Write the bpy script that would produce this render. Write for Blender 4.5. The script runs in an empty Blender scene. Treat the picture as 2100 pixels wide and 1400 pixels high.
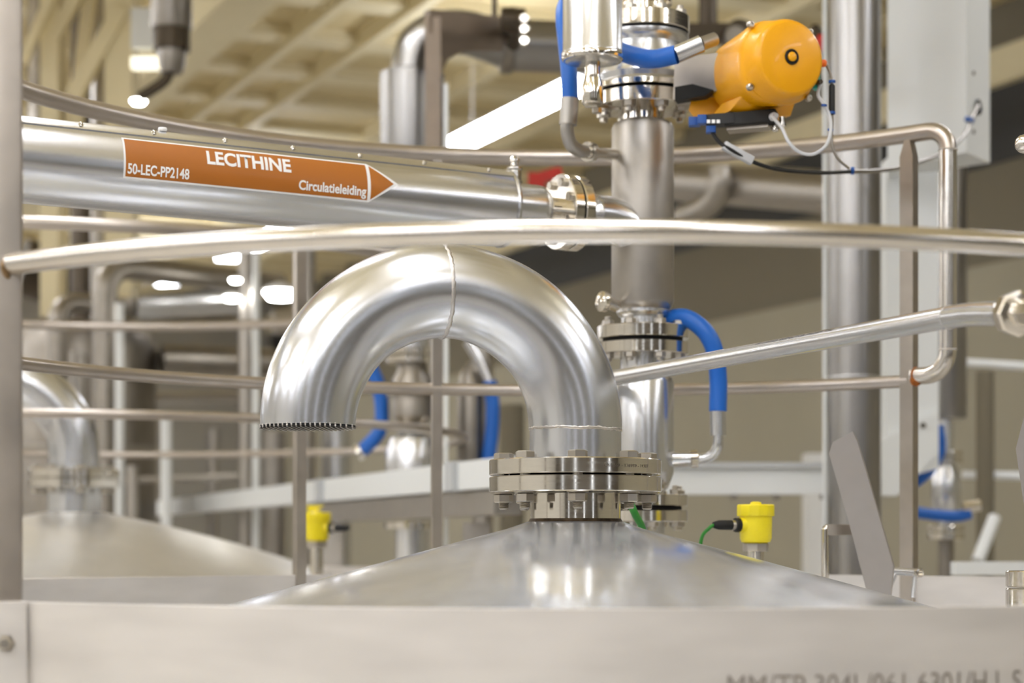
import bpy, math, random
from mathutils import Vector as V, Matrix
random.seed(7)
PI = math.pi
sc = bpy.context.scene
col = sc.collection

# ---------------------------------------------------------------- camera
F = 70 / 36 * 2100          # focal length in pixels of the 2100 px frame
HOR = 1108.0                # row of the horizon (shift lens, level camera)
cam_d = bpy.data.cameras.new('camera'); cam = bpy.data.objects.new('camera', cam_d); col.objects.link(cam)
cam.location = (0, 0, 0); cam.rotation_euler = (PI/2, 0, 0)
cam_d.lens = 70; cam_d.sensor_width = 36; cam_d.shift_y = (HOR-700)/2100
cam_d.clip_start = .05; cam_d.clip_end = 200
cam_d.dof.use_dof = True; cam_d.dof.focus_distance = 4.05; cam_d.dof.aperture_fstop = 2.8
sc.camera = cam
# ---------------------------------------------------------------- view, world, light levels
sc.view_settings.view_transform = 'Standard'; sc.view_settings.look = 'None'
sc.view_settings.gamma = 1; sc.view_settings.use_curve_mapping = False
sc.view_settings.exposure = -0.12
w = bpy.data.worlds.new('world'); sc.world = w; w.use_nodes = True
w.node_tree.nodes['Background'].inputs[0].default_value = (.9, .95, 1, 1)
w.node_tree.nodes['Background'].inputs[1].default_value = .3
LAMP = 24.0                 # strength of the linear luminaires
sc.cycles.max_bounces = 8; sc.cycles.diffuse_bounces = 5; sc.cycles.glossy_bounces = 5
sc.cycles.sample_clamp_indirect = 6
# hall axes: AX runs down the hall (recedes to the left), NX points at the right-hand wall
AX = V((-.395, .919, 0)).normalized(); NX = V((AX.y, -AX.x, 0))
LIGHT0 = V((.03, 15.7, 3.35))
FLOOR = -3.0; CEIL = 3.95

def P(px, py, D): return V(((px-1050)/F*D, D, (HOR-py)/F*D))

# ---------------------------------------------------------------- materials
def lin(c):
    return tuple(((x/255)/12.92 if x <= 10 else (((x/255)+.055)/1.055)**2.4) for x in c)
def mat(name, rgb, metal=0., rough=.5, emit=0., bump=0., bscale=30., rvar=0., cvar=0., vscale=6., stretch=(1,1,1), coat=0., aniso=0.):
    m = bpy.data.materials.new(name); m.use_nodes = True; nt = m.node_tree; b = nt.nodes['Principled BSDF']
    c = lin(rgb); b.inputs['Base Color'].default_value = (*c, 1)
    b.inputs['Metallic'].default_value = metal; b.inputs['Roughness'].default_value = rough
    if coat: b.inputs['Coat Weight'].default_value = coat; b.inputs['Coat Roughness'].default_value = .08
    if aniso: b.inputs['Anisotropic'].default_value = aniso
    if emit:
        b.inputs['Emission Color'].default_value = (*c, 1); b.inputs['Emission Strength'].default_value = emit
    if bump or rvar or cvar:
        tc = nt.nodes.new('ShaderNodeTexCoord'); mp = nt.nodes.new('ShaderNodeMapping'); mp.inputs['Scale'].default_value = stretch
        nt.links.new(tc.outputs['Object'], mp.inputs['Vector'])
        def noise(s, det=2):
            n = nt.nodes.new('ShaderNodeTexNoise'); n.inputs['Scale'].default_value = s; n.inputs['Detail'].default_value = det
            n.inputs['Roughness'].default_value = .6
            nt.links.new(mp.outputs[0], n.inputs['Vector']); return n
        if rvar:
            n = noise(vscale); r = nt.nodes.new('ShaderNodeMapRange')
            r.interpolation_type = 'SMOOTHSTEP'; r.inputs[1].default_value = .18; r.inputs[2].default_value = .82
            r.inputs[3].default_value = max(.03, rough-rvar); r.inputs[4].default_value = rough+rvar
            nt.links.new(n.outputs[0], r.inputs[0]); nt.links.new(r.outputs[0], b.inputs['Roughness'])
        if cvar:
            n = noise(vscale*1.7); mx = nt.nodes.new('ShaderNodeMix'); mx.data_type = 'RGBA'
            mx.inputs[6].default_value = (*[x*(1-cvar) for x in c], 1); mx.inputs[7].default_value = (*[min(1, x*(1+cvar)) for x in c], 1)
            r = nt.nodes.new('ShaderNodeMapRange'); r.interpolation_type = 'SMOOTHSTEP'; r.inputs[1].default_value = .18; r.inputs[2].default_value = .82
            nt.links.new(n.outputs[0], r.inputs[0]); nt.links.new(r.outputs[0], mx.inputs[0]); nt.links.new(mx.outputs[2], b.inputs['Base Color'])
        if bump:
            n = noise(bscale, 4); bp = nt.nodes.new('ShaderNodeBump'); bp.inputs['Strength'].default_value = bump; bp.inputs['Distance'].default_value = .002
            nt.links.new(n.outputs[0], bp.inputs['Height']); nt.links.new(bp.outputs[0], b.inputs['Normal'])
    return m
def scratched(name, rgb, rough):
    """polished lid metal: cloudy roughness, fine scratches and smears"""
    m = mat(name, rgb, .70, rough, bump=.02, bscale=9, rvar=.08, cvar=.11, vscale=4.5)
    nt = m.node_tree; b = nt.nodes['Principled BSDF']; old = b.inputs['Base Color'].links[0].from_socket
    tc = nt.nodes.new('ShaderNodeTexCoord')
    prev = old
    for k, (rot, sc_) in enumerate(((.5, (3, 60, 3)), (-.7, (60, 4, 3)), (1.4, (5, 90, 3)))):
        mp = nt.nodes.new('ShaderNodeMapping'); mp.inputs['Rotation'].default_value = (0, 0, rot); mp.inputs['Scale'].default_value = sc_
        n = nt.nodes.new('ShaderNodeTexNoise'); n.inputs['Scale'].default_value = 1.6; n.inputs['Detail'].default_value = 8; n.inputs['Roughness'].default_value = .7
        r = nt.nodes.new('ShaderNodeMapRange'); r.inputs[1].default_value = .62; r.inputs[2].default_value = .72; r.inputs[4].default_value = .35
        mx = nt.nodes.new('ShaderNodeMix'); mx.data_type = 'RGBA'; mx.inputs[7].default_value = (.9, .9, .9, 1)
        nt.links.new(tc.outputs['Object'], mp.inputs['Vector']); nt.links.new(mp.outputs[0], n.inputs['Vector'])
        nt.links.new(n.outputs[0], r.inputs[0]); nt.links.new(r.outputs[0], mx.inputs[0]); nt.links.new(prev, mx.inputs[6]); prev = mx.outputs[2]
    nt.links.new(prev, b.inputs['Base Color'])
    return m
M = dict(
    satin=mat('satin_stainless', (218, 219, 221), .95, .25, bump=.03, bscale=14, rvar=.015, cvar=.03, vscale=9),
    elbow=mat('drawn_stainless_elbow', (217, 219, 223), .97, .245, bump=.05, bscale=9, rvar=.02, cvar=.03, vscale=6),
    rail=mat('ground_rail_tube', (220, 215, 208), 1, .21, rvar=.015, cvar=.03, vscale=5),
    rail_old=mat('dull_rail_tube', (190, 182, 174), .95, .32, rvar=.02, cvar=.06, vscale=5),
    polished=mat('turned_stainless', (226, 221, 212), 1, .13, rvar=.04, cvar=.03, vscale=20, stretch=(1, 1, 8)),
    bolt=mat('bolt_steel', (196, 190, 180), 1, .3),
    band=mat('rolled_sheet', (222, 218, 214), .55, .5, bump=.03, bscale=6, rvar=.06, cvar=.09, vscale=2.2, stretch=(1, 1, 4)),
    lid=scratched('scratched_lid', (220, 223, 229), .175),
    lid_soft=mat('dull_lid', (220, 219, 217), .8, .34, bump=.08, bscale=5, cvar=.05, vscale=3),
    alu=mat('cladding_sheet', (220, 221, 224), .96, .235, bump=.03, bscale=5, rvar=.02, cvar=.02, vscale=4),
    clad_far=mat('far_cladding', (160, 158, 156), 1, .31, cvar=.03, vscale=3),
    bronze=mat('shaded_angle_steel', (128, 116, 104), .9, .42, cvar=.06, vscale=5),  # brown-grey base colour of the hanger steel
    bead=mat('blasted_stainless', (176, 171, 164), 1, .42, cvar=.05, vscale=12),
    weld=mat('weld_bead', (206, 202, 198), 1, .3, bump=.9, bscale=160),
    dirt=mat('scorched_weld', (96, 82, 66), 1, .5, cvar=.5, vscale=30),
    rust=mat('rust_bloom', (150, 84, 22), .1, .75, cvar=.4, vscale=60),
    plate=mat('brushed_plate', (184, 179, 175), .8, .4, cvar=.04, vscale=6),
    flat=mat('flat_bar', (176, 168, 158), 1, .36, rvar=.05, cvar=.07, vscale=8),
    pipe_grey=mat('grey_steel', (150, 144, 136), 1, .38, cvar=.1, vscale=8),
    dark=mat('dark_steel', (84, 76, 66), .9, .45),
    rubber=mat('black_rubber', (14, 14, 14), 0, .6),
    gap=mat('gasket_black', (8, 8, 8), 0, .8),
    orange=mat('orange_label', (172, 102, 26), 0, .45, coat=.1),
    white=mat('white_vinyl', (245, 245, 245), 0, .35, coat=.3),
    amber=mat('amber_enamel', (242, 170, 0), 0, .36, coat=.15, cvar=.02, vscale=5),
    yellow=mat('yellow_plastic', (246, 226, 20), 0, .4, coat=.3),
    blue=mat('blue_hose', (20, 98, 192), 0, .42, cvar=.03),
    blue_dark=mat('blue_plastic', (20, 80, 160), 0, .4),
    teal=mat('teal_plastic', (40, 180, 160), 0, .4),
    red=mat('red_paint', (200, 40, 25), 0, .45),
    green=mat('green_cable', (40, 130, 40), 0, .5),
    grey_tube=mat('grey_tube', (196, 198, 202), 0, .4),
    greyfit=mat('grey_elbow', (172, 168, 162), .8, .4),
    tray=mat('white_trunking', (232, 235, 236), 0, .45),
    trayg=mat('trunking_joint', (190, 193, 196), 0, .5),
    cream=mat('cream_paint', (224, 212, 176), 0, .6, cvar=.03, vscale=2),
    deck=mat('cream_roof_deck', (206, 190, 146), 0, .7, cvar=.06, vscale=.6),
    wallr=mat('olive_grey_wall', (116, 109, 92), 0, .8, cvar=.03, vscale=.5),
    wallr_low=mat('pale_olive_lower_wall', (158, 152, 134), 0, .8, cvar=.03, vscale=.5),
    wallf=mat('dim_grey_wall', (150, 146, 138), 0, .8, cvar=.03, vscale=.5),
    wallb=mat('dark_back_wall', (98, 91, 82), 0, .8, cvar=.03, vscale=.5),
    wallo=mat('pale_wall', (228, 228, 226), 0, .8, cvar=.03, vscale=.5),
    band_dark=mat('dark_wall_band', (44, 44, 44), 0, .6),
    floor=mat('resin_floor', (206, 202, 196), 0, .35, cvar=.05, vscale=1),
    stamp=mat('stamped_steel', (112, 104, 96), .8, .5),
    ink=mat('black_ink', (40, 40, 42), .2, .5),
    faint=mat('faint_stencil', (168, 160, 152), .9, .5),
    lamp=mat('lamp_diffuser', (243, 246, 255), 0, .5, emit=LAMP),
    lampb=mat('round_lamp_glass', (255, 253, 248), 0, .5, emit=30),
    daylight=mat('daylight_window', (235, 243, 255), 0, .4, emit=2.5),
    door_grey=mat('roller_door', (96, 92, 86), 0, .5),
    housing=mat('lamp_housing', (230, 230, 230), 0, .5),
)

# ---------------------------------------------------------------- geometry helpers
def frame(d):
    d = d.normalized(); u = d.orthogonal() if abs(d.z) > .95 else V((0, 0, 1)).cross(d)
    u.normalize(); v = d.cross(u).normalized(); return u, v
class MB:
    def __init__(s): s.v = []; s.f = []
    def ring_strip(s, rings, close=False, cap0=True, cap1=True):
        n = len(rings[0]); b = len(s.v)
        for r in rings: s.v += [V(p) for p in r]
        m = len(rings)
        for i in range(m if close else m-1):
            j = (i+1) % m
            for k in range(n):
                l = (k+1) % n
                s.f.append((b+i*n+k, b+i*n+l, b+j*n+l, b+j*n+k))
        if not close:
            if cap0: s.f.append(tuple(b+k for k in reversed(range(n))))
            if cap1: s.f.append(tuple(b+(m-1)*n+k for k in range(n)))
        return s
    def lathe(s, prof, o=(0, 0, 0), axis=(0, 0, 1), seg=40, cap0=True, cap1=True):
        """prof = [(radius, height along the axis)]"""
        o = V(o); a = V(axis).normalized(); u, v = frame(a)
        rings = [[o + a*h + (u*math.cos(2*PI*k/seg) + v*math.sin(2*PI*k/seg))*max(r, 1e-5) for k in range(seg)] for r, h in prof]
        return s.ring_strip(rings, cap0=cap0, cap1=cap1)
    def cyl(s, a, b, r, r2=None, seg=24, cap=True):
        a = V(a); b = V(b); L = (b-a).length
        return s.lathe([(r, 0), (r if r2 is None else r2, L)], a, b-a, seg, cap, cap)
    def tube(s, pts, r, seg=14, close=False, cap=True):
        pts = [V(p) for p in pts]; n = len(pts); rings = []; u = None
        for i, p in enumerate(pts):
            t = (pts[(i+1) % n]-pts[i-1]) if close else (pts[min(i+1, n-1)]-pts[max(i-1, 0)])
            t.normalize()
            if u is None: u = t.orthogonal().normalized() if abs(t.z) > .95 else V((0, 0, 1)).cross(t).normalized()
            u = (u - t*u.dot(t)).normalized(); v = t.cross(u)
            rr = r[i] if isinstance(r, (list, tuple)) else r
            rings.append([p + (u*math.cos(2*PI*k/seg) + v*math.sin(2*PI*k/seg))*rr for k in range(seg)])
        return s.ring_strip(rings, close, cap, cap)
    def box(s, c, size, x=None, z=None, bev=0.):
        """c centre, size (sx,sy,sz), x = direction of the first axis, z of the third"""
        c = V(c); X = V(x or (1, 0, 0)).normalized(); Z = V(z or (0, 0, 1)); Z = (Z-X*Z.dot(X)).normalized(); Y = Z.cross(X)
        h = [k/2 for k in size]
        if bev:
            def rect(q, e): return [c+X*a*(h[0]-e)+Y*b_*(h[1]-e)+Z*q for a, b_ in ((-1, -1), (1, -1), (1, 1), (-1, 1))]
            pts = []
            def ro(q, e):
                out = []
                for a, b_ in ((-1, -1), (1, -1), (1, 1), (-1, 1)):
                    cx, cy = a*(h[0]-bev), b_*(h[1]-bev); rr = bev-e
                    base = math.atan2(b_, a)
                    for t in (-PI/4, 0, PI/4): out.append(c+X*(cx+rr*math.cos(base+t)*1.0)+Y*(cy+rr*math.sin(base+t))+Z*q)
                return out
            k = bev*.3
            return s.ring_strip([ro(-h[2], k), ro(-h[2]+k, 0), ro(h[2]-k, 0), ro(h[2], k)])
        q = [[c+X*a*h[0]+Y*b_*h[1]+Z*z_*h[2] for a, b_ in ((-1, -1), (1, -1), (1, 1), (-1, 1))] for z_ in (-1, 1)]
        return s.ring_strip(q)
    def bar(s, a, b, wd, ht, up=(0, 0, 1)):
        a = V(a); b = V(b); d = b-a
        return s.box((a+b)/2, (d.length, wd, ht), d, up if abs(d.normalized().dot(V(up).normalized())) < .95 else (1, 0, 0))
    def prism(s, poly, d):
        d = V(d); return s.ring_strip([[V(p) for p in poly], [V(p)+d for p in poly]])
    def build(s, name, m, parent=None, o=(0, 0, 0), smooth=35):
        me = bpy.data.meshes.new(name); o = V(o)
        me.from_pydata([tuple(p-o) for p in s.v], [], s.f); me.materials.append(m)
        import bmesh
        bm = bmesh.new(); bm.from_mesh(me); bmesh.ops.recalc_face_normals(bm, faces=bm.faces); bm.to_mesh(me); bm.free()
        if smooth:
            me.shade_smooth(); me.set_sharp_from_angle(angle=math.radians(smooth))
        ob = bpy.data.objects.new(name, me); col.objects.link(ob)
        if parent: ob.parent = parent
        return ob
def tag(o, label, cat, group=None, kind=None):
    o['label'] = label; o['category'] = cat
    if group: o['group'] = group
    if kind: o['kind'] = kind
    return o
def thing(name, label, cat, loc=(0, 0, 0), group=None):
    o = bpy.data.objects.new(name, None); col.objects.link(o); o.location = loc; o.empty_display_size = .05
    return tag(o, label, cat, group)
def solo(mb, name, m, label, cat, loc=None, group=None, smooth=35):
    """a thing that is one mesh, its origin at loc"""
    loc = V(loc) if loc is not None else mb.v[0]
    o = mb.build(name, m, None, loc, smooth); o.location = loc
    return tag(o, label, cat, group)
def struct(mb, name, m, smooth=0):
    o = mb.build(name, m, None, smooth=smooth); o['kind'] = 'structure'; return o
def kids(o): return [c for c in bpy.data.objects if c.parent == o]
def copy_tree(o, parent=None):
    c = o.copy(); col.objects.link(c); c.parent = parent
    for ch in kids(o): copy_tree(ch, c)
    return c
def smooth_path(pts, n=8):
    """Catmull-Rom through the points"""
    pts = [V(p) for p in pts]; q = [2*pts[0]-pts[1]] + pts + [2*pts[-1]-pts[-2]]; out = []
    for i in range(1, len(q)-2):
        a, b, c, d = q[i-1:i+3]
        for k in range(n):
            t = k/n
            out.append(.5*((2*b)+(c-a)*t+(2*a-5*b+4*c-d)*t*t+(3*b-a-3*c+d)*t**3))
    return out+[pts[-1]]
def letters(name, body, size, m, parent, fn, bold=.012, o=(0, 0, 0), width=None, cell=.5):
    """lettering laid on a surface: fn(u, v) -> point, u and v in metres from the text's lower left corner"""
    cu = bpy.data.curves.new('t', 'FONT'); cu.body = body; cu.size = size/.72; cu.offset = bold*size; cu.resolution_u = 4
    t = bpy.data.objects.new('t', cu); col.objects.link(t)
    dg = bpy.context.evaluated_depsgraph_get(); me = bpy.data.meshes.new_from_object(t.evaluated_get(dg))
    bpy.data.objects.remove(t); bpy.data.curves.remove(cu)
    xs = [q.co.x for q in me.vertices]; x0, x1 = min(xs), max(xs); k = (width/(x1-x0)) if width else 1
    if cell:
        import bmesh
        bm = bmesh.new(); bm.from_mesh(me)
        for _ in range(2): bmesh.ops.subdivide_edges(bm, edges=[e for e in bm.edges if e.calc_length() > size*cell], cuts=1)
        bmesh.ops.triangulate(bm, faces=bm.faces); bm.to_mesh(me); bm.free()
    oo = V(o)
    for q in me.vertices: q.co = V(fn((q.co.x-x0)*k, q.co.y)) - oo
    me.materials.clear(); me.materials.append(m); me.name = name
    ob = bpy.data.objects.new(name, me); col.objects.link(ob); ob.parent = parent
    return ob

# ---------------------------------------------------------------- hall shell
def hallpt(a, n, z): return AX*a + NX*n + V((0, 0, z))
WR, WL, FAR, BACK = 10.0, -14.0, 34.0, -9.0
def slab(name, a0, a1, n0, n1, z0, z1, m):
    mb = MB(); c = hallpt((a0+a1)/2, (n0+n1)/2, (z0+z1)/2)
    mb.box(c, (abs(a1-a0), abs(n1-n0), abs(z1-z0)), AX); return struct(mb, name, m)
slab('floor', BACK, FAR, WL, WR, FLOOR-.1, FLOOR, M['floor'])
slab('wall_right', BACK, FAR, WR, WR+.2, FLOOR, CEIL+.4, M['wallr'])
slab('wall_left', BACK, FAR, WL-.2, WL, FLOOR, CEIL+.4, M['wallo'])
slab('wall_far', FAR, FAR+.2, WL, WR, FLOOR, CEIL+.4, M['wallf'])
slab('wall_back', BACK-.2, BACK, WL, WR, FLOOR, CEIL+.4, M['wallb'])
slab('trim_1', BACK, FAR, WR-.03, WR, 3.06, 3.66, M['band_dark'])
slab('trim_2', BACK, FAR, WR-.12, WR, 3.66, CEIL, M['cream'])
slab('trim_3', BACK, FAR, WR-.04, WR, FLOOR, 2.25, M['wallr_low'])
cm = MB(); cm.box(hallpt((FAR+BACK)/2, (WL+WR)/2, CEIL+.45), (FAR-BACK, WR-WL, .1), AX)
struct(cm, 'ceiling', M['deck'])
k = 4
for n_, wd, dp in ((3.85, .34, .50), (4.41, .09, .12), (4.95, .09, .12), (5.55, .09, .12), (6.9, .12, .13), (8.3, .12, .13), (1.0, .28, .34), (2.4, .09, .12), (-.6, .09, .12), (-3, .28, .34), (-8, .28, .34)):
    slab('trim_%d' % k, BACK, FAR, n_-wd/2, n_+wd/2, CEIL+.36-dp, CEIL+.40, M['cream']); k += 1
a = BACK+.3
while a < FAR:                                            # purlins across the hall
    slab('trim_%d' % k, a-.16, a+.16, WL, WR, CEIL+.30, CEIL+.40, M['cream']); k += 1; a += 1.25
# added behind the camera for steel to reflect: tall glowing panels, dark panels
for i, n_ in enumerate((-9.5, -4.2, 1.1, 6.4)):
    slab('window_%d' % (i+1), BACK, BACK+.04, n_-.17, n_+.17, -.6, 3.2, M['daylight'])
for i, n_ in enumerate((-6.9, -1.7, 3.7)):
    slab('door_%d' % (i+1), BACK, BACK+.06, n_-1.1, n_+1.1, FLOOR, 1.4, M['door_grey'])
# ---------------------------------------------------------------- lights of the hall
def linear_light(c, L=2.6, W=.24, label='', group='rows of linear lamps under the roof'):
    t = thing('linear_light', label, 'ceiling light', c, group)
    MB().box(V(c)+V((0, 0, .05)), (L, .07, .06), AX).build('housing', M['housing'], t, c, 0)
    MB().box(V(c), (L-.04, W, .05), AX).build('diffuser', M['lamp'], t, c, 0)
    for s_ in (-1, 1): MB().cyl(V(c)+AX*s_*L*.35+V((0, 0, .07)), V((c[0], c[1], CEIL+.02))+AX*s_*L*.35, .003, seg=6).build('hanger', M['housing'], t, c)
    return t
for dn in (0, -5, -10, -15):
    for da in (-24, -20, -16, -12, -7.6, 0, 7.4, 12, 16) + ((-22, -18, -14, -10, -2.5, 2.5, 10, 14) if dn in (-5, -10) else ()):  # second tuple: unseen lamps added between the rows to brighten the ceiling
        c = LIGHT0 + AX*da + NX*(dn-(2.5 if da in (-22, -18, -14, -10, -2.5, 2.5, 10, 14) else 0))
        if c.dot(AX) < BACK+1.5: continue
        if dn == 0 and da == 0: lb = 'lit white linear lamp between the insulated elbow and the blue hose'; g = None
        elif dn == 0 and da == 7.4: lb = 'distant lit lamp just under the front rail, left of the arched pipe'; g = None
        else: lb = 'white linear lamp hanging under the cream roof'; g = 'rows of linear lamps under the roof'
        linear_light(c, label=lb, group=g)

# ---------------------------------------------------------------- guard rails round a tank lid
C1 = V((.140, 4.10, 0)); R1 = 1.418; ZK, ZT, ZR = .416, 1.06, -.0913
def ring_at(px, C, R, far):
    a = (px-1050)/F; A = a*a+1; B = -2*(a*C.x+C.y); c = C.x**2+C.y**2-R*R
    t = (-B+(1 if far else -1)*math.sqrt(max(B*B-4*A*c, 0)))/2/A
    return V((a*t, t, 0))
def ang(p, C): return math.atan2(p.y-C.y, p.x-C.x)
def arc(C, R, a0, a1, z, n=96): return [V((C.x+R*math.cos(a0+(a1-a0)*i/n), C.y+R*math.sin(a0+(a1-a0)*i/n), z)) for i in range(n+1)]

rail = thing('guard_rail', 'stainless ring railing with sheet kick plate around the near tank lid', 'railing', (C1.x, C1.y-R1, ZR))
ro = rail.location
pe = ring_at(1905, C1, R1, True); aG = ang(pe, C1)                 # far end of the top rail at the gate
pk = ring_at(1864, C1, R1, True); aK = ang(pk, C1)                 # far gate post
aN = ang(ring_at(2400, C1, R1, False), C1)                         # near gate post, out of frame
# near arc of the knee rail, from the left post to the right
pL = ring_at(22, C1, R1, False); aL = ang(pL, C1) + 2*PI           # left near post
MB().tube(arc(C1, R1, aL, aN+2*PI if aN < aL-2*PI else aN+2*PI, ZK), .0165, 20).build('knee_rail', M['rail'], rail, ro)
MB().tube(arc(C1, R1, aK, aL-.02, ZK), .0165, 18).build('knee_rail', M['rail_old'], rail, ro)
# top rail: near gate post .. all round .. far gate, then the bent-down end
path = list(reversed(arc(C1, R1, aG, aN+2*PI, ZT, 150)))
tg = (path[-1]-path[-2]).normalized()
zl = (HOR-715)/F*ring_at(1957, C1, R1, True).y
e = path[-1]; rb = .055; bend = []
for k in range(1, 9):
    t = PI/2*k/8; bend.append(e+tg*rb*math.sin(t)+V((0, 0, -rb*(1-math.cos(t)))))
path += bend
q = bend[-1]; zb = .425
MB().tube(path, .0225, 20).build('top_rail', M['rail_old'], rail, ro)
leg = [q, V((q.x, q.y, zb+.065))]
home = V((pk.x, pk.y, 0)); back = (home-V((q.x, q.y, 0))).normalized(); base = leg[-1]
for k in range(1, 9):
    t = PI/2*k/8; leg.append(base+back*.062*(1-math.cos(t))+V((0, 0, -.062*math.sin(t))))
leg.append(V((home.x, home.y, leg[-1].z))-back*.012)
gb = MB().tube(leg, .0225, 20).build('gate_return', M['rail'], rail, ro)
MB().lathe([(.0232, -.001), (.0245, .001), (.0232, .003)], base, (0, 0, 1), 24).build('weld_seam', M['weld'], gb, ro)
MB().lathe([(.024, -.002), (.0255, 0), (.024, .002)], q, (0, 0, 1), 24).build('weld_seam', M['weld'], gb, ro)
MB().lathe([(.0222, -.003), (.0245, 0), (.0225, .005)], leg[-1]-back*.010, back, 20).build('weld_seam', M['rust'], gb, ro)
MB().lathe([(.002, -.004), (.012, -.003), (.016, 0), (.010, .003)], leg[-1]-back*.004+V((0, -.02, -.012)), (0, -1, 0), 14).build('rust_patch', M['rust'], gb, ro)
def post(a, z1, wd=.030, th=.012, z0=ZR-.12, r=0, m='flat', top=0):
    c = V((C1.x+(R1+r)*math.cos(a), C1.y+(R1+r)*math.sin(a), 0)); tt = V((-math.sin(a), math.cos(a), 0)); rr = V((math.cos(a), math.sin(a), 0))
    p = MB(); h = wd/2
    poly = [c-tt*h+V((0, 0, z0)), c+tt*h+V((0, 0, z0)), c+tt*h+V((0, 0, z1-top)), c+tt*h*.15+V((0, 0, z1)), c-tt*h*.4+V((0, 0, z1)), c-tt*h+V((0, 0, z1-top))]
    p.prism([x-rr*th/2 for x in poly], rr*th)
    return p.build('post', M[m], rail, ro, 20)
for px in (614, 895): post(ang(ring_at(px, C1, R1, True), C1), ZT-.012, .026, .03)
post(aK, ZT-.01, .038, .03, top=.05)
for a_ in (PI+.25,): post(a_, ZT-.012, .05, .012)
# left near post: a wide flat bar, bracket plate and bolt at its foot
aP = aL+.0; cP = V((C1.x+(R1+.012)*math.cos(aP), C1.y+(R1+.012)*math.sin(aP), 0))
lp = MB().box(P(4, HOR, cP.y)+V((0, .012, .52)), (.055, .012, 2.1), (1, 0, 0), bev=.003).build('post', M['flat'], rail, ro)
d0 = cP.y-.03
br = MB().box(P(14, 1350, d0), (.062, .008, .17), (1, 0, .02), bev=.003)
br.build('foot_bracket', M['band'], rail, ro)
MB().box(P(50, 1290, d0+.012), (.012, .03, .07), (1, 0, 0), bev=.003).build('foot_bracket', M['satin'], rail, ro)
MB().lathe([(.0135, 0), (.0135, .004), (.0105, .004), (.0105, .011), (.008, .013)], P(13, 1318, d0-.004), (0, -1, 0), 6).build('bolt', M['bolt'], rail, ro)
MB().lathe([(.0168, -.004), (.0188, .0), (.0168, .003)], P(20, 548, pL.y)+V((0.0, 0, 0)), (1, -.5, 0), 22).build('weld_seam', mat('heat_tinted_weld', (150, 124, 92), .9, .4), rail, ro)
# kick plate: rolled strip standing round the lid
kb = MB(); RB = R1; n = 160
rings = []
for i in range(n+1):
    a = 2*PI*i/n; u = V((math.cos(a), math.sin(a), 0)); c = V((C1.x, C1.y, 0))
    rings.append([c+u*(RB+.005)+V((0, 0, ZR-.26)), c+u*(RB+.005)+V((0, 0, ZR-.001)), c+u*(RB+.0035)+V((0, 0, ZR)), c+u*(RB-.0015)+V((0, 0, ZR)), c+u*(RB-.003)+V((0, 0, ZR-.001)), c+u*(RB-.003)+V((0, 0, ZR-.26))])
kb.ring_strip(rings[:-1], close=True)
kp = kb.build('kick_plate', M['band'], rail, ro, 40)
# faded mill stencil on the kick plate
a_s = ang(ring_at(1490, C1, R1, False), C1)
zt = (HOR-1424)/F*2.73
def on_band(u, v): 
    a = a_s+u/RB; return V((C1.x+(RB+.0056)*math.cos(a), C1.y+(RB+.0056)*math.sin(a), zt+v))
letters('stencil_lettering', 'MM/TP 304L/061 6301/H L S', .031, M['faint'], kp, on_band, 0, ro, width=.44)

# ---------------------------------------------------------------- near tank and its arched vent
NK = V((.1305, 4.10, 0)); S4 = F/4.1
def zy(y, D=4.1): return (HOR-y)/F*D
tank = thing('storage_tank', 'stainless tank with scratched conical lid and flanged centre nozzle', 'tank', (NK.x, NK.y, FLOOR))
to = tank.location
ZC = zy(1072)
prof = [(.094, ZC+.004)]
for i in range(1, 26):
    r = .094+(1.30-.094)*i/25; prof.append((r, ZC-.262*(r-.094)-.018*((r-.094)/1.2)**2))
zE = prof[-1][1]
MB().lathe(prof, (NK.x, NK.y, 0), seg=128, cap0=False, cap1=False).build('lid', M['lid'], tank, to, 60)
MB().lathe([(1.30, zE), (1.31, zE-.01), (1.31, FLOOR)], (NK.x, NK.y, 0), seg=96, cap0=False).build('shell', M['satin'], tank, to)
MB().lathe([(.0938, zy(1072)-.004), (.0938, zy(1012))], (NK.x, NK.y, 0), seg=64, cap0=False).build('nozzle', M['polished'], tank, to)
MB().lathe([(.0938, ZC+.009), (.0965, ZC+.004), (.101, ZC-.0005), (.106, ZC-.004)], (NK.x, NK.y, 0), seg=64, cap0=False, cap1=False).build('weld_seam', M['dirt'], tank, to)
def disc(r, z0, z1, b=.002): return [(r-b, z0), (r, z0+b), (r, z1-b), (r-b, z1)]
zf = [zy(y) for y in (1010, 978, 974.5, 943)]
MB().lathe(disc(.1775, zf[0], zf[1]), (NK.x, NK.y, 0), seg=96).build('nozzle_flange', M['polished'], tank, to)
vent = thing('gooseneck_vent', 'large arched stainless vent pipe bolted to the near tank lid, open end down', 'vent pipe', (NK.x, NK.y, zf[2]))
vo = vent.location
fl = MB().lathe(disc(.1775, zf[2], zf[3]), (NK.x, NK.y, 0), seg=96).build('flange', M['polished'], vent, vo)
MB().lathe([(.135, zf[1]-.0005), (.135, zf[2]+.0005)], (NK.x, NK.y, 0), seg=64).build('gasket', M['gap'], vent, vo)
af = 16
def on_flange(u, v):
    a = -PI/2+.34+u/.178; return V((NK.x+.1779*math.cos(a), NK.y+.1779*math.sin(a), zf[2]+.012+v))
letters('stamped_lettering', '69369 - 176939 - 14307', .0065, M['stamp'], fl, on_flange, -.01, vo, width=.105, cell=0)
mk = MB(); cc = -PI/2+.315
pr = [V((NK.x+.1779*math.cos(cc+.024*math.cos(t)), NK.y+.1779*math.sin(cc+.024*math.cos(t)), zf[2]+.0165+.0043*math.sin(t))) for t in [2*PI*k/20 for k in range(20)]]
mk.tube(pr, .0004, 5, close=True)
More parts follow.
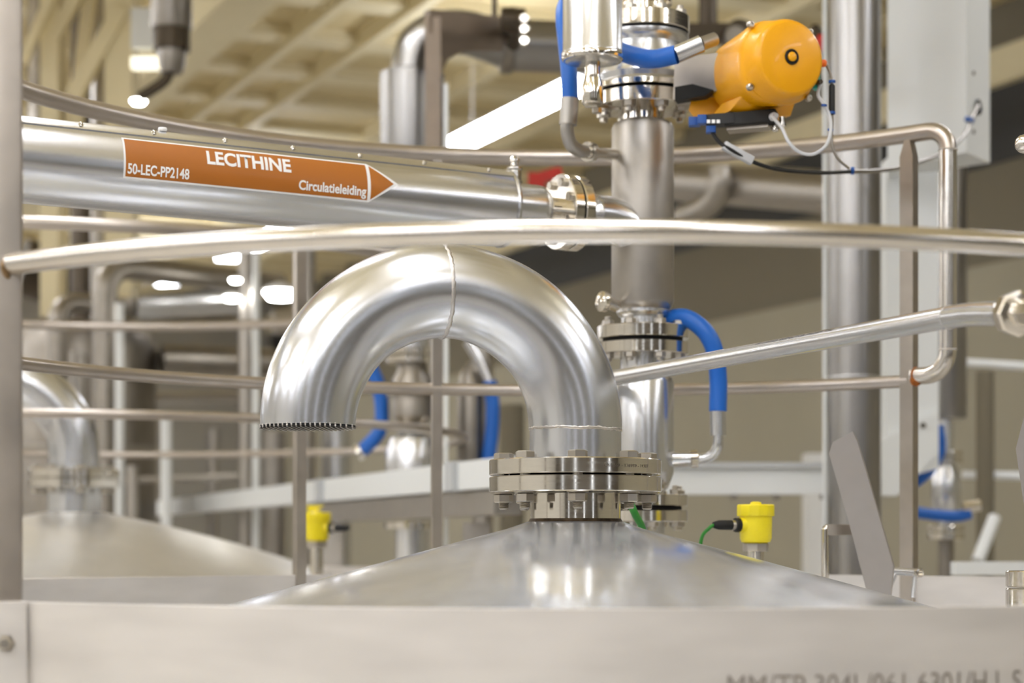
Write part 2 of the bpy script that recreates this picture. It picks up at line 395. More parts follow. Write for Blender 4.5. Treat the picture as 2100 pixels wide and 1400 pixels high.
mk.tube([pr[4], pr[14]], .0004, 5); mk.tube([pr[0], pr[10]], .0004, 5)
mk.build('stamped_emblem', M['stamp'], fl, vo)
# bolts: head on top, nut and thread below
def bolt_mesh(hd, L, r=.0105):
    b = MB(); b.lathe([(r*1.85, 0), (r*1.95, .001), (r*1.95, hd-.002), (r*1.6, hd)], (0, 0, 0), (0, 0, 1), 6)
    b.lathe([(r, .002), (r, -L)], (0, 0, 0), (0, 0, 1), 12); return b
def nut_mesh(L, r=.0105):
    b = MB(); b.lathe([(r*2.1, -L), (r*2.1, -L-.0025)], seg=20)
    z = -L-.0025
    b.lathe([(r*1.6, z), (r*1.93, z-.0025), (r*1.93, z-.016), (r*1.6, z-.0185)], seg=6)
    pf = [(r*.95, z-.0185)]
    for k in range(5): pf += [(r*1.05, z-.0195-k*.0024), (r*.86, z-.0207-k*.0024)]
    pf += [(r*.8, z-.0325)]
    b.lathe(pf, seg=20); return b
H = zf[3]-zf[0]
for k in range(8):
    a = -PI/2+k*PI/4
    c = V((NK.x+.1475*math.cos(a), NK.y+.1475*math.sin(a), zf[3]))
    if k == 0:
        b0 = bolt_mesh(.0145, H).build('bolt', M['bolt'], vent, (0, 0, 0), 25); nut_mesh(H).build('nut', M['bolt'], b0, (0, 0, 0), 25); b = b0
    else: b = copy_tree(b0, vent)
    b.location = c-vo; b.rotation_euler = (0, 0, a+(.0, .35, .1, .8, .2, .5, .33, .12)[k])
# arch
RBD, RP = .2765, .0955
dirv = V((-.972, -.235, 0)).normalized(); zw = zy(880)
cb = V((NK.x, NK.y, zw))+dirv*RBD
def arch(t): return cb-dirv*RBD*math.cos(t)+V((0, 0, RBD*math.sin(t)))
pipe = MB(); seg = 64
NA = 72
rings = []
for i in range(NA+1):
    t = PI*i/NA; c = arch(t); rad = (-dirv*math.cos(t)+V((0, 0, math.sin(t)))); side = V((0, 0, 1)).cross(dirv).normalized()
    rr = RP*(1+.006*math.sin(t*7+1))
    rings.append([c+(rad*math.cos(2*PI*k/seg)+side*math.sin(2*PI*k/seg))*rr for k in range(seg)])
pipe.ring_strip(rings, cap0=False, cap1=False)
ap = pipe.build('arched_pipe', M['elbow'], vent, vo, 60)
MB().lathe([(.0945, zf[3]), (.0945, zw)], (NK.x, NK.y, 0), seg=64, cap0=False, cap1=False).build('pipe_stub', M['elbow'], vent, vo)
def weld_ring(c, ax, r, wd=.004, amp=.0016, nseg=110):
    m = MB(); ax = V(ax).normalized(); u, v = frame(ax); rings = []
    for k in range(nseg):
        a = 2*PI*k/nseg; d = u*math.cos(a)+v*math.sin(a); j = random.uniform(-.0012, .0012)
        w_ = wd*(1+.15*math.sin(k*1.9)); h = amp*(1+.25*math.sin(k*2.7))
        rings.append([c+d*(r-.002)+ax*(j-w_), c+d*(r+h*.7)+ax*(j-w_*.5), c+d*(r+h)+ax*j, c+d*(r+h*.7)+ax*(j+w_*.5), c+d*(r-.002)+ax*(j+w_)])
    m.ring_strip(rings, close=True); return m
tm = PI*.505
weld_ring(arch(tm), dirv*math.sin(tm)+V((0, 0, math.cos(tm)))+side*.05, RP, .0055, .0022).build('weld_seam', M['weld'], vent, vo, 60)
weld_ring(V((NK.x, NK.y, zw)), (0.02, 0, 1), RP-.0008, .005, .0018).build('weld_seam', M['weld'], vent, vo, 60)
# grille of parallel strips across the open end
me_ = arch(PI); g = MB(); ge = MB(); bd = MB(); gz = me_.z
ax_ = V((.045, 1, 0)).normalized(); pp = V((ax_.y, -ax_.x, 0))
for i in range(-10, 11):
    x = i*.0092; hl = math.sqrt(max(RP*RP-x*x, 0))-.0008
    if hl < .004: continue
    c = V((me_.x, me_.y, gz-.0045))+pp*x
    g.box(c, (2*hl, .0012, .0040), ax_)
    ge.box(c+V((0, 0, -.0024)), (2*hl, .0020, .0009), ax_)
    for s_ in (-1, 1):
        rr = random.uniform(.0014, .0027); p = c+ax_*s_*(hl+.0004)+V((0, 0, .0040+random.uniform(-.001, .001)))
        bd.lathe([(rr*.2, -rr), (rr*.8, -rr*.6), (rr, 0), (rr*.8, rr*.6), (rr*.2, rr)], p, seg=8)
        bd.box(c+ax_*s_*(hl-.001)+V((0, 0, .0020)), (.003, .0030, .0040), ax_)
gr_ = g.build('grille', M['flat'], vent, vo, 0)
ge.build('strip_edges', M['satin'], gr_, vo, 0)
bd.build('tack_weld', M['weld'], vent, vo)
MB().lathe([(RP*.985, gz-.0030), (RP*.985, gz+.0005)], (me_.x, me_.y, 0), seg=48).build('mesh_backing', M['gap'], vent, vo)  # black ring standing for the shade in the gap above the strips

# ---------------------------------------------------------------- lagged product pipe with its label
LA = V((-1.071, 4.34, .829)); LB = V((-.018, 4.90, .816)); ld = (LB-LA).normalized(); LR = .0935
L0 = LA-ld*.75
lag = thing('insulated_pipe', 'aluminium clad pipe carrying the orange LECITHINE label', 'pipe', LA)
lo = lag.location
MB().cyl(L0, LB, LR, seg=72, cap=False).build('cladding', M['alu'], lag, lo)
MB().lathe([(LR+.001, -.012), (LR+.003, -.006), (LR+.001, 0), (.06, .0005)], LB, ld, 72, cap0=False).build('end_cap', M['alu'], lag, lo)
nh = V((ld.y, -ld.x, 0)).normalized()       # horizontal normal toward the camera
if nh.y > 0: nh = -nh
def onlag(s_, phi, r=LR): return LA+ld*s_+nh*math.cos(phi)*r+V((0, 0, math.sin(phi)*r))
def s_of(px):                                  # arc length where the near face crosses a column
    a = (px-1050)/F; q = LA+nh*LR*.85
    return (a*q.y-q.x)/(ld.x-a*ld.y)
rad = math.radians
def patch(s0, s1, f0, f1, r, n=14):
    m = MB(); b = len(m.v)
    for i in range(n+1):
        f = rad(f0+(f1-f0)*i/n); m.v += [onlag(s0, f, r), onlag(s1, f, r)]
    for i in range(n): m.f.append((2*i, 2*i+1, 2*i+3, 2*i+2))
    return m
sp = MB(); sp_r = []
for f in range(46, 71, 3): sp_r.append((f, LR+.0022))
ring0 = [onlag(-.75, rad(f), r) for f, r in sp_r]+[onlag(-.75, rad(f), LR-.001) for f, r in reversed(sp_r)]
ring1 = [p+ld*((LB-LA).length+.75-.004) for p in ring0]
sp.ring_strip([ring0, ring1]); sp.build('seam_strip', M['alu'], lag, lo, 30)
for px in (30, 162, 313, 460, 600, 738, 870, 1003):
    s_ = s_of(px+11); c = onlag(s_, rad(57), LR+.002); nn = nh*math.cos(rad(57))+V((0, 0, math.sin(rad(57))))
    MB().lathe([(.0062, 0), (.0062, .001), (.0045, .002), (.0045, .005), (.003, .006)], c, nn, 12).build('screw', M['polished'], lag, lo)
MB().lathe([(.001, 0), (.009, .001), (.0105, .005), (.009, .009), (.001, .010)], onlag(s_of(348), rad(72), LR+.001), (0, 0, 1), 16).build('sealant_blob', M['white'], lag, lo)
s0, s1, s2 = s_of(250), s_of(752), s_of(812)
F0, F1 = -21.0, 37.5
def arrow_patch(sa, sb, stip, f0, f1, r, nf=16):
    m = MB(); fm = (f0+f1)/2
    for i in range(nf+1):
        f = f0+(f1-f0)*i/nf; k = 1-abs(f-fm)/((f1-f0)/2)
        se = sb+(stip-sb)*k
        for j in range(9): m.v.append(onlag(sa+(se-sa)*j/8, rad(f), r))
    for i in range(nf):
        for j in range(8): a = i*9+j; m.f.append((a, a+1, a+10, a+9))
    return m
lab = arrow_patch(s0, s1, s2, F0, F1, LR+.0006).build('flow_label', M['white'], lag, lo)
lab['label'] = 'orange and white arrow label reading LECITHINE'
arrow_patch(s0+.0045, s1-.004, s1-.004, F0+2.6, F1-2.6, LR+.0011).build('orange_field', M['orange'], lab, lo)
tri = MB(); fm = (F0+F1)/2; hf = (F1-F0)/2-4.0
for i in range(17):
    f = fm-hf+2*hf*i/16; k = 1-abs(f-fm)/hf
    tri.v += [onlag(s1+.004, rad(f), LR+.0011), onlag(s1+.004+(s2-s1-.016)*k, rad(f), LR+.0011)]
for i in range(16): tri.f.append((2*i, 2*i+1, 2*i+3, 2*i+2))
tri.build('orange_field', M['orange'], lab, lo)
def txt(body, pxa, pxb, f0, f1, bold):
    sa, sb = s_of(pxa), s_of(pxb); h = rad(f1-f0)*LR
    letters('lettering', body, h, M['white'], lab, lambda u, v: onlag(sa+u, rad(f0)+v/LR, LR+.0016), bold+.008, lo, width=sb-sa)
txt('LECITHINE', 421, 593, 10, 29.5, .035)
txt('50-LEC-PP2148', 258, 384, -14, -.5, .03)
txt('Circulatieleiding', 608, 746, -12.5, .5, .03)
# bare branch from the lagging end to the riser, with instrument stub and flange pair
RX = P(1318, HOR, 5.1); RX.z = 0
br = thing('branch_pipe', 'short stainless branch with flange pair joining the clad pipe to the riser', 'pipe', LB)
bo = br.location; zc = .822
Bc = V((LB.x, LB.y, zc)); Lb = ((RX-V((LB.x, LB.y, 0))).length)
def bx(d): return Bc+ld*d
MB().lathe([(.060, -.05), (.060, .085), (.058, .098), (.048, .112), (.036, .118)], Bc, ld, 48, cap1=False).build('reducer', M['satin'], br, bo)
MB().cyl(bx(.10), bx(.17), .034, seg=32).build('spool', M['polished'], br, bo)
MB().lathe(disc(.094, .150, .176), Bc, ld, 64).build('flange', M['polished'], br, bo)
MB().lathe(disc(.094, .181, .207), Bc, ld, 64).build('flange', M['polished'], br, bo)
MB().lathe([(.088, .175), (.088, .182)], Bc, ld, 40).build('gasket', M['gap'], br, bo)
u_, v_ = frame(ld)
bb0 = None
for k in range(8):
    a = PI/8+k*PI/4; c = (u_*math.cos(a)+v_*math.sin(a))*.074
    m = MB().lathe([(.011, -.011), (.011, 0)], (0, 0, 0), ld, 6).cyl(V((0, 0, 0)), ld*.06, .006, seg=10).lathe([(.011, .057), (.011, .068)], (0, 0, 0), ld, 6)
    if bb0 is None: bb0 = m.build('bolt', M['bolt'], br); o = bb0
    else: o = bb0.copy(); col.objects.link(o)
    o.location = bx(.150)+c-bo
MB().cyl(bx(.2), bx(.25), .036, seg=32).build('spool', M['satin'], br, bo)
el = [bx(.22+.02*k) for k in range(3)]+[bx(.30)+V((0, 0, -.003)), bx(.34)+V((0, 0, -.016)), bx(.375)+V((0, 0, -.045))]
MB().tube(smooth_path(el, 6), [.040+.014*min(1, i/10) for i in range(len(smooth_path(el, 6)))], 32).build('elbow', M['satin'], br, bo)
st = thing('sampling_valve', 'small fluted stub valve on top of the branch pipe', 'valve', bx(.028)+V((0, 0, .058)))
so = st.location
MB().lathe([(.0195, -.002), (.0195, .006), (.0165, .008), (.0165, .032), (.019, .036), (.019, .04), (.013, .044)], so, (0, 0, 1), 10).build('body', M['polished'], st, so, 20)
MB().lathe([(.011, .040), (.011, .052), (.014, .054), (.014, .061), (.009, .067)], so, (0, 0, 1), 16).build('cap', M['polished'], st, so)

# ---------------------------------------------------------------- valve riser
DR = 5.1; SR = F/DR
def rp(prof, seg=64): return [(hw/SR, (HOR-y)/SR) for hw, y in prof]
riser = thing('product_riser', 'tall stainless riser with stacked flanges and ball valve behind the arched vent', 'pipe', (RX.x, RX.y, -.22))
r_o = riser.location
def rpart(name, m, prof, seg=64, sm=30): return MB().lathe(rp(prof), (RX.x, RX.y, 0), seg=seg).build(name, m, riser, r_o, sm)
def rdisc(name, y0, y1, hw, m='polished'): return rpart(name, M[m], [(hw-2, y1), (hw, y1-1.5), (hw, y0+1.5), (hw-2, y0)])
rpart('base_nozzle', M['satin'], [(44, 1290), (44, 1060)])
rdisc('flange', 1046, 1070, 92); rdisc('flange', 1014, 1038, 92); rdisc('gasket', 1038, 1046, 80, 'gap')
rpart('lower_drum', M['satin'], [(46, 1014), (46, 1006), (52, 1000), (63, 972), (64, 965), (64, 785), (60, 775), (48, 768)])
rpart('neck', M['satin'], [(46, 775), (46, 725)])
rdisc('flange', 703, 728, 94); rdisc('flange', 670, 696, 94); rdisc('gasket', 695, 704, 82, 'gap')
rpart('neck', M['satin'], [(44, 672), (44, 652), (50, 648), (54, 642), (54, 636), (50, 632), (50, 625)])
rpart('riser_pipe', M['bead'], [(48, 640), (58, 632), (64, 618), (64, 264), (60, 255), (50, 250), (44, 248)])
rpart('neck', M['polished'], [(44, 252), (44, 222)])
rdisc('flange', 196, 224, 100); rdisc('gasket', 190, 198, 88, 'gap'); rdisc('flange', 178, 190, 100)
rpart('valve_body', M['satin'], [(84, 180), (92, 172), (94, 160), (86, 140), (86, 98), (92, 90), (94, 82), (94, 76)])
rdisc('gasket', 70, 76, 93, 'gap'); rdisc('flange', 38, 70, 96)
rpart('neck', M['polished'], [(52, 40), (52, 14), (60, 10), (60, -10), (50, -14), (50, -80)])
def ring_bolts(y, r, n, up, sz, ph=0., pa=riser, oo=r_o, cx=RX, mt='bolt'):
    b0 = None
    for k in range(n):
        a = ph+2*PI*k/n
        if b0 is None:
            s_ = 1 if up else -1
            m = MB().lathe([(sz*1.8, 0), (sz*1.8, s_*sz*1.3), (sz*1.5, s_*sz*1.5)], seg=6).lathe([(sz, 0), (sz, s_*sz*2.4), (sz*.8, s_*sz*2.6)], seg=10)
            b0 = m.build('bolt', M[mt], pa); o = b0
        else: o = b0.copy(); col.objects.link(o)
        o.location = V((cx.x+r*math.cos(a), cx.y+r*math.sin(a), (HOR-y)/SR))-oo
ring_bolts(670, .098, 8, True, .0085, PI/8); ring_bolts(728, .098, 8, False, .0085, PI/8)
ring_bolts(1014, .096, 8, True, .0085, .2); ring_bolts(1070, .096, 8, False, .0085, .2)
ring_bolts(224, .106, 8, False, .010, PI/8); ring_bolts(38, .100, 8, True, .009, PI/8)
# lifting lug / side nozzle by the lower flange
MB().cyl(P(1262, 625, 5.06), P(1238, 617, 5.0), .017, seg=20).lathe([(.022, 0), (.026, .006), (.026, .02), (.018, .024)], P(1246, 620, 5.02), (-1, -.6, .1), 12).build('side_nozzle', M['polished'], riser, r_o)

# air cylinder in front of the valve
DC = 4.74; SC = F/DC; CX = P(1215, HOR, DC); CX.z = 0
ac = thing('air_cylinder', 'vertical stainless actuator cylinder with thin stem, hanging top centre beside the riser', 'actuator', (CX.x, CX.y, (HOR-205)/SC))
ao = ac.location
def cp(name, m, prof, pa=ac, seg=56): return MB().lathe([(hw/SC, (HOR-y)/SC) for hw, y in prof], (CX.x, CX.y, 0), seg=seg).build(name, m, pa, ao, 30)
cp('cylinder', M['satin'], [(52, 128), (60, 124), (62, 116), (62, 106), (61, 104), (61, -60)])
cp('bottom_ring', M['polished'], [(60, 126), (63, 123), (64, 116), (63, 112), (61, 111)])
cp('stem', M['polished'], [(16, 170), (16, 124)])
cp('coupling', M['polished'], [(20, 214), (22, 210), (22, 176), (17, 160), (16, 155)])
MB().lathe([(.007, 0), (.007, .006), (.004, .008)], P(1158, 112, DC-.03), (-.4, -1, 0), 6).build('bolt', M['bolt'], ac, ao)
arm = thing('sleeve_bracket', 'flat stainless arm holding the cylinder stem against the upper flange', 'bracket', P(1225, 214, 4.78))
MB().bar(P(1212, 217, 4.76), P(1262, 222, 5.0), .03, .008).build('plate', M['polished'], arm, arm.location)
ring = MB().lathe([(.012, 0), (.012, -.012), (.008, -.014)], P(1224, 221, 4.80), (0, 0, 1), 6).build('bolt', M['bolt'], arm, arm.location)

# ---------------------------------------------------------------- blue hoses
def hose(name, label, parts, group=None):
    """parts = [(part name, material, points, radius)]"""
    t = thing(name, label, 'hose', parts[0][2][0], group)
    for nm, m, pts, r in parts:
        pp = smooth_path(pts, 8) if len(pts) > 2 else pts
        MB().tube(pp, r, 20).build(nm, M[m], t, t.location)
    return t
h1 = hose('blue_hose', 'blue hose standing behind the air cylinder, ending in a grey elbow', [
    ('hose', 'blue', [P(1169, 203, 4.9), P(1167, 150, 4.9), P(1161, 90, 4.92), P(1156, 40, 4.95), P(1160, 10, 4.99), P(1180, -14, 5.03)], .0205),
    ('elbow_fitting', 'greyfit', [P(1169, 215, 4.9), P(1163, 262, 4.9), P(1170, 294, 4.92), P(1186, 308, 4.94), P(1200, 311, 4.96)], .0165),
    ('sleeve', 'greyfit', [P(1169, 202, 4.9), P(1165, 256, 4.9)], .022),
    ('union', 'polished', [P(1196, 311, 4.955), P(1222, 313, 5.0)], .016),
    ('union', 'polished', [P(1205, 311, 4.965), P(1212, 312, 4.98)], .025),
    ('union', 'polished', [P(1215, 312, 4.985), P(1262, 316, 5.06)], .014)])
h2 = hose('blue_hose', 'blue hose crossing the upper valve body toward the amber actuator', [
    ('hose', 'blue', [P(1268, 104, 4.86), P(1300, 115, 4.82), P(1340, 121, 4.78), P(1387, 112, 4.76)], .0225),
    ('sleeve', 'satin', [P(1386, 112, 4.76), P(1438, 90, 4.76)], .0215),
    ('nipple', 'polished', [P(1436, 91, 4.76), P(1466, 80, 4.78)], .0165)])
for c_ in kids(h2):
    if c_.name.startswith('nipple'): c_.data.materials[0] = M['bead']
h3 = hose('blue_hose', 'blue hose looping down on the right side of the riser', [
    ('hose', 'blue', [P(1358, 668, 5.15), P(1378, 653, 5.1), P(1410, 653, 5.06), P(1446, 680, 5.04), P(1466, 722, 5.04), P(1473, 780, 5.05), P(1472, 843, 5.05)], .0225),
    ('sleeve', 'satin', [P(1472, 843, 5.05), P(1473, 893, 5.05)], .0205),
    ('elbow_fitting', 'satin', [P(1473, 892, 5.05), P(1472, 915, 5.05), P(1462, 932, 5.06), P(1445, 939, 5.07), P(1424, 940, 5.08)], .0135),
    ('union', 'polished', [P(1430, 940, 5.08), P(1416, 941, 5.08)], .0225),
    ('union', 'satin', [P(1418, 941, 5.08), P(1372, 942, 5.09)], .0195)])

# ---------------------------------------------------------------- amber actuator
AF = P(1620, 118, 4.70); ad = V((.40, -.915, 0)).normalized()    # points out of the end cap
au = V((-ad.y, ad.x, 0)); 
act = thing('valve_actuator', 'amber yellow rotary actuator with round end cap beside the riser', 'actuator', AF-ad*.14)
co = act.location
def apt(x, z, d): return AF+au*x+V((0, 0, z))-ad*d
def section(hw, hh, d, e=2.0, n=48, dx=0, dz=0):
    out = []
    for k in range(n):
        a = 2*PI*k/n; c, s_ = math.cos(a), math.sin(a)
        out.append(apt(dx+hw*math.copysign(abs(c)**(2/e), c), dz+hh*math.copysign(abs(s_)**(2/e), s_), d))
    return out
body = MB().ring_strip([section(.096, .095, .045, 2.8), section(.099, .098, .052, 2.8), section(.099, .098, .075, 2.8), section(.097, .096, .09, 2.7), section(.092, .092, .15, 2.6), section(.080, .086, .235, 2.6), section(.072, .080, .25, 2.6)])
body.build('gear_housing', M['amber'], act, co, 40)
MB().ring_strip([section(.098, .097, .046, 2.5), section(.0955, .095, .028), section(.093, .0925, .008), section(.088, .088, -.002), section(.080, .080, -.006), section(.02, .02, -.0068)]).build('end_cap', M['amber'], act, co, 50)
MB().lathe([(.0185, 0), (.0185, .004), (.0165, .005), (.0155, .003), (.0125, .002)], AF+ad*.0058, ad, 32).build('sight_ring', M['rubber'], act, co)
MB().lathe([(.011, 0), (.011, .006), (.008, .008)], AF+ad*.0058, ad, 28).build('sight_button', M['amber'], act, co)
for x, z in ((-.082, .080), (-.083, -.068), (.078, -.080), (.08, .078)):
    b = MB().lathe([(.0085, 0), (.0085, .010), (.006, .012), (.004, .012), (.004, .008)], apt(x, z, .048), ad, 16).build('screw', M['bolt'], act, co)
# foot under the housing
MB().prism([apt(-.07, -.075, .10), apt(.075, -.08, .10), apt(.075, -.108, .12), apt(-.02, -.112, .14), apt(-.07, -.10, .16)], -ad*.10).build('mounting_foot', M['amber'], act, co, 20)
yk = MB().prism([P(1412, 226, 4.93), P(1424, 242, 4.93), P(1500, 240, 4.93), P(1520, 200, 4.93), P(1488, 178, 4.93), P(1452, 196, 4.93), P(1418, 204, 4.93)], V((.02, .08, 0)))
yk.build('yoke', M['amber'], act, co, 20)
MB().prism([P(1384, 120, 4.93), P(1380, 205, 4.93), P(1470, 186, 4.86), P(1472, 108, 4.86)], V((.02, .08, 0))).build('coupling_box', M['flat'], act, co, 20)
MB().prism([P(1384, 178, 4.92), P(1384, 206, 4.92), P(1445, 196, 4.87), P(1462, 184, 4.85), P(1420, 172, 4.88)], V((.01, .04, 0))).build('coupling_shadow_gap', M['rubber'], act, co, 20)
MB().lathe([(.006, 0), (.009, .004), (.009, .014), (.005, .018)], P(1680, 130, 4.76), (1, -.1, 0), 12).build('breather_plug', mat('orange_plug', (240, 110, 10), 0, .4), act, co)
MB().box(P(1674, 162, 4.78), (.016, .03, .05), (1, -.3, 0), bev=.004).build('connector', M['teal'], act, co)
MB().lathe([(.006, 0), (.006, .016)], P(1676, 170, 4.76), (.5, -1, 0), 12).build('cable_gland', M['dark'], act, co)
sw = thing('switch_box', 'black solenoid block with blue plugs under the amber actuator', 'switch box', P(1500, 250, 4.86))
wo = sw.location
MB().box(P(1540, 244, 4.82), (.125, .05, .030), (1, -.25, .04), bev=.004).build('block', M['rubber'], sw, wo)
MB().box(P(1478, 247, 4.83), (.07, .045, .026), (1, -.15, .04), bev=.004).build('block', M['ink'], sw, wo)
MB().box(P(1424, 250, 4.85), (.028, .028, .021), (1, -.1, 0), bev=.003).build('plug', M['blue_dark'], sw, wo)
MB().box(P(1440, 246, 4.82), (.022, .03, .021), (1, -.1, 0), bev=.003).build('plug', M['blue_dark'], sw, wo)
MB().box(P(1458, 266, 4.82), (.024, .022, .016), (1, -.1, 0), bev=.003).build('plug', M['blue_dark'], sw, wo)
for i in range(3): MB().box(P(1453+10*i, 249, 4.79), (.008, .004, .008), (1, -.15, 0)).build('terminal', M['white'], sw, wo)
MB().box(P(1535, 264, 4.84), (.10, .05, .008), (1, -.25, .03)).build('base_plate', M['flat'], sw, wo)
MB().lathe([(.010, 0), (.010, .010), (.006, .012), (.006, .02)], P(1584, 240, 4.78), (.4, -1, 0), 12).build('air_fitting', M['grey_tube'], sw, wo)
MB().lathe([(.007, 0), (.007, .012), (.010, .013), (.010, .022), (.006, .026)], P(1604, 240, 4.80), (0, 0, -1), 12).build('silencer', M['polished'], sw, wo)
MB().lathe([(.007, 0), (.007, .012), (.010, .013), (.010, .024), (.006, .028)], P(1590, 246, 4.82), (0, 0, -1), 12).build('silencer', M['polished'], sw, wo)
# cables round the actuator
tc_ = thing('air_line', 'thin grey air tube looping below the amber actuator', 'tube', P(1584, 240, 4.75))
MB().tube(smooth_path([P(1584, 240, 4.75), P(1603, 262, 4.72), P(1618, 292, 4.7), P(1640, 312, 4.7), P(1668, 316, 4.7), P(1694, 298, 4.7), P(1704, 265, 4.72), P(1700, 235, 4.74), P(1688, 212, 4.75), P(1678, 195, 4.76), P(1682, 172, 4.76)], 8), .0042, 10).build('tube', M['grey_tube'], tc_, tc_.location)
for px, py in ((1703, 266), (1690, 216)): MB().lathe([(.007, -.002), (.007, .002)], P(px, py, 4.73), (.1, 0, 1), 12).build('cable_tie', M['blue_dark'], tc_, tc_.location)
kc = thing('sensor_cable', 'thin dark cable with black inline cartridge right of the amber actuator', 'cable', P(1695, 130, 4.78))
MB().tube(smooth_path([P(1690, 128, 4.78), P(1698, 140, 4.78), P(1706, 168, 4.78), P(1707, 240, 4.78), P(1706, 290, 4.78), P(1716, 322, 4.78), P(1742, 346, 4.78)], 8), .0036, 8).build('cable', M['pipe_grey'], kc, kc.location)
MB().lathe([(.004, 0), (.0075, .004), (.0075, .07), (.004, .075)], P(1706, 236, 4.78), (0, 0, 1), 14).build('cartridge', M['rubber'], kc, kc.location)
for y in (234, 170): MB().lathe([(.0085, 0), (.0085, .006)], P(1706, y, 4.78), (0, 0, 1), 14).build('ring', M['blue_dark'], kc, kc.location)
bc = thing('signal_cable', 'black cable with white marker sleeve running from switch box to white cabinet', 'cable', P(1460, 272, 4.82))
MB().tube(smooth_path([P(1460, 270, 4.82), P(1472, 288, 4.8), P(1490, 302, 4.78), P(1540, 330, 4.8), P(1600, 348, 4.85), P(1680, 354, 4.95), P(1745, 352, 5.1)], 8), .0048, 10).build('cable', M['rubber'], bc, bc.location)
MB().tube(smooth_path([P(1745, 352, 5.1), P(1800, 350, 5.6), P(1860, 340, 6.2), P(1930, 315, 6.8), P(1975, 280, 7.2), P(1992, 245, 7.35), P(2006, 216, 7.46)], 8), .0062, 10).build('cable', M['pipe_grey'], bc, bc.location)
MB().box((P(1485, 298, 4.785)+P(1542, 330, 4.80))/2, (.082, .018, .02), P(1542, 330, 4.80)-P(1485, 298, 4.785), bev=.004).build('marker_sleeve', M['grey_tube'], bc, bc.location)
MB().lathe([(.010, -.004), (.010, .004)], P(1748, 350, 5.1), (1, 0, 0), 12).build('cable_tie', M['blue_dark'], bc, bc.location)
MB().lathe([(.018, -.007), (.018, .007)], P(1988, 246, 7.34), (.4, 0, 1), 12).build('cable_tie', M['blue_dark'], bc, bc.location)

# ---------------------------------------------------------------- slanting feed pipe in front of the riser
fp = thing('feed_pipe', 'slim stainless pipe slanting across the right half to a union nut', 'pipe', P(1600, 706, 4.05))
fo = fp.location
A_ = P(1215, 783, 5.06); B_ = P(1948, 650, 3.42)
mid = [A_+(B_-A_)*k/10 for k in range(11)]
dn = smooth_path([V((A_.x-.02, A_.y+.03, -.22)), V((A_.x-.02, A_.y+.03, A_.z-.08)), A_+V((-.012, .022, -.022)), A_], 8)
MB().tube(dn+mid, .0195, 24).build('straight_pipe', M['satin'], fp, fo)
cpts = smooth_path([B_, P(1985, 645, 3.34), P(2020, 643, 3.26), P(2078, 643, 3.14)], 8)
MB().tube(cpts, .0200, 24).build('bend', M['satin'], fp, fo)
weld_ring(B_, B_-A_, .0198, .0025, .0010, 40).build('weld_seam', M['weld'], fp, fo)
dd = (P(2100, 643, 3.09)-P(2078, 643, 3.14)).normalized(); ue = P(2072, 643, 3.15)
MB().lathe([(.022, 0), (.030, .004), (.0335, .012), (.0335, .018)], ue, dd, 32).build('union_collar', M['polished'], fp, fo)
MB().lathe([(.0345, .018), (.0365, .02), (.0365, .045), (.032, .048), (.022, .05), (.022, .2)], ue, dd, 8).build('union_nut', M['polished'], fp, fo, 20)
pd = (B_-A_).normalized(); pn = V((pd.y, -pd.x, 0)).normalized()
if pn.y > 0: pn = -pn
def on_pipe(u, v):
    a = rad(38)+v/.0195; s_ = (P(1560, 700, 4.1)-A_).dot(pd)-.02
    return A_+pd*(s_+u)+pn*math.cos(a)*.0199+V((0, 0, math.sin(a)*.0199))
letters('printed_lettering', 'HT1707525 INSPECTOR PROEM TSU', .0065, M['ink'], fp, on_pipe, 0, fo, width=.34, cell=0)

# ---------------------------------------------------------------- level sensor heads (yellow)
def sensor(loc, s_=1., label='', flip=1, group=None):
    t = thing('level_sensor', label, 'sensor', loc, group); L = V(loc)
    def z(h): return L+V((0, 0, h*s_))
    MB().lathe([(.030*s_, 0), (.030*s_, .010*s_), (.020*s_, .012*s_), (.020*s_, .16*s_)], L-V((0, 0, .14*s_)), seg=24).build('process_neck', M['polished'], t, L)
    MB().lathe([(.030*s_, .0), (.031*s_, .004*s_), (.031*s_, .018*s_), (.026*s_, .02*s_)], L, seg=8).build('neck_nut', M['bolt'], t, L, 20)
    MB().lathe([(.024*s_, .018*s_), (.034*s_, .022*s_), (.0375*s_, .03*s_), (.039*s_, .085*s_)], L, seg=40).build('housing', M['yellow'], t, L)
    pf = MB(); rings = []
    for h, r in ((.083, .0425), (.085, .0435), (.108, .0435), (.111, .041)):
        rings.append([z(h)+V((math.cos(2*PI*k/60), math.sin(2*PI*k/60), 0))*(r+(.0012 if k % 5 < 2 else 0))*s_ for k in range(60)])
    pf.ring_strip(rings); pf.build('cover', M['yellow'], t, L, 30)
    MB().lathe([(.014*s_, .109*s_), (.013*s_, .116*s_), (.007*s_, .118*s_)], L, seg=16).build('cover_hub', M['yellow'], t, L)
    d = V((-.92*flip, -.4, 0)).normalized()
    MB().lathe([(.024*s_, .015*s_), (.020*s_, .034*s_), (.016*s_, .042*s_), (.016*s_, .046*s_)], z(.062), d, 24).build('cable_entry', M['yellow'], t, L)
    MB().lathe([(.017*s_, .045*s_), (.017*s_, .056*s_)], z(.062), d, 12).build('gland_ring', M['rubber'], t, L)
    MB().lathe([(.012*s_, .056*s_), (.012*s_, .066*s_)], z(.062), d, 12).build('gland_nut', M['bolt'], t, L)
    MB().lathe([(.012*s_, .066*s_), (.0115*s_, .10*s_), (.007*s_, .115*s_)], z(.062), d, 14).build('connector', M['rubber'], t, L)
    return t, z(.062)+d*.113*s_
s1_, g1 = sensor(P(1550, 1130, 4.72), 1., 'bright yellow level sensor head behind the right slope of the near lid')
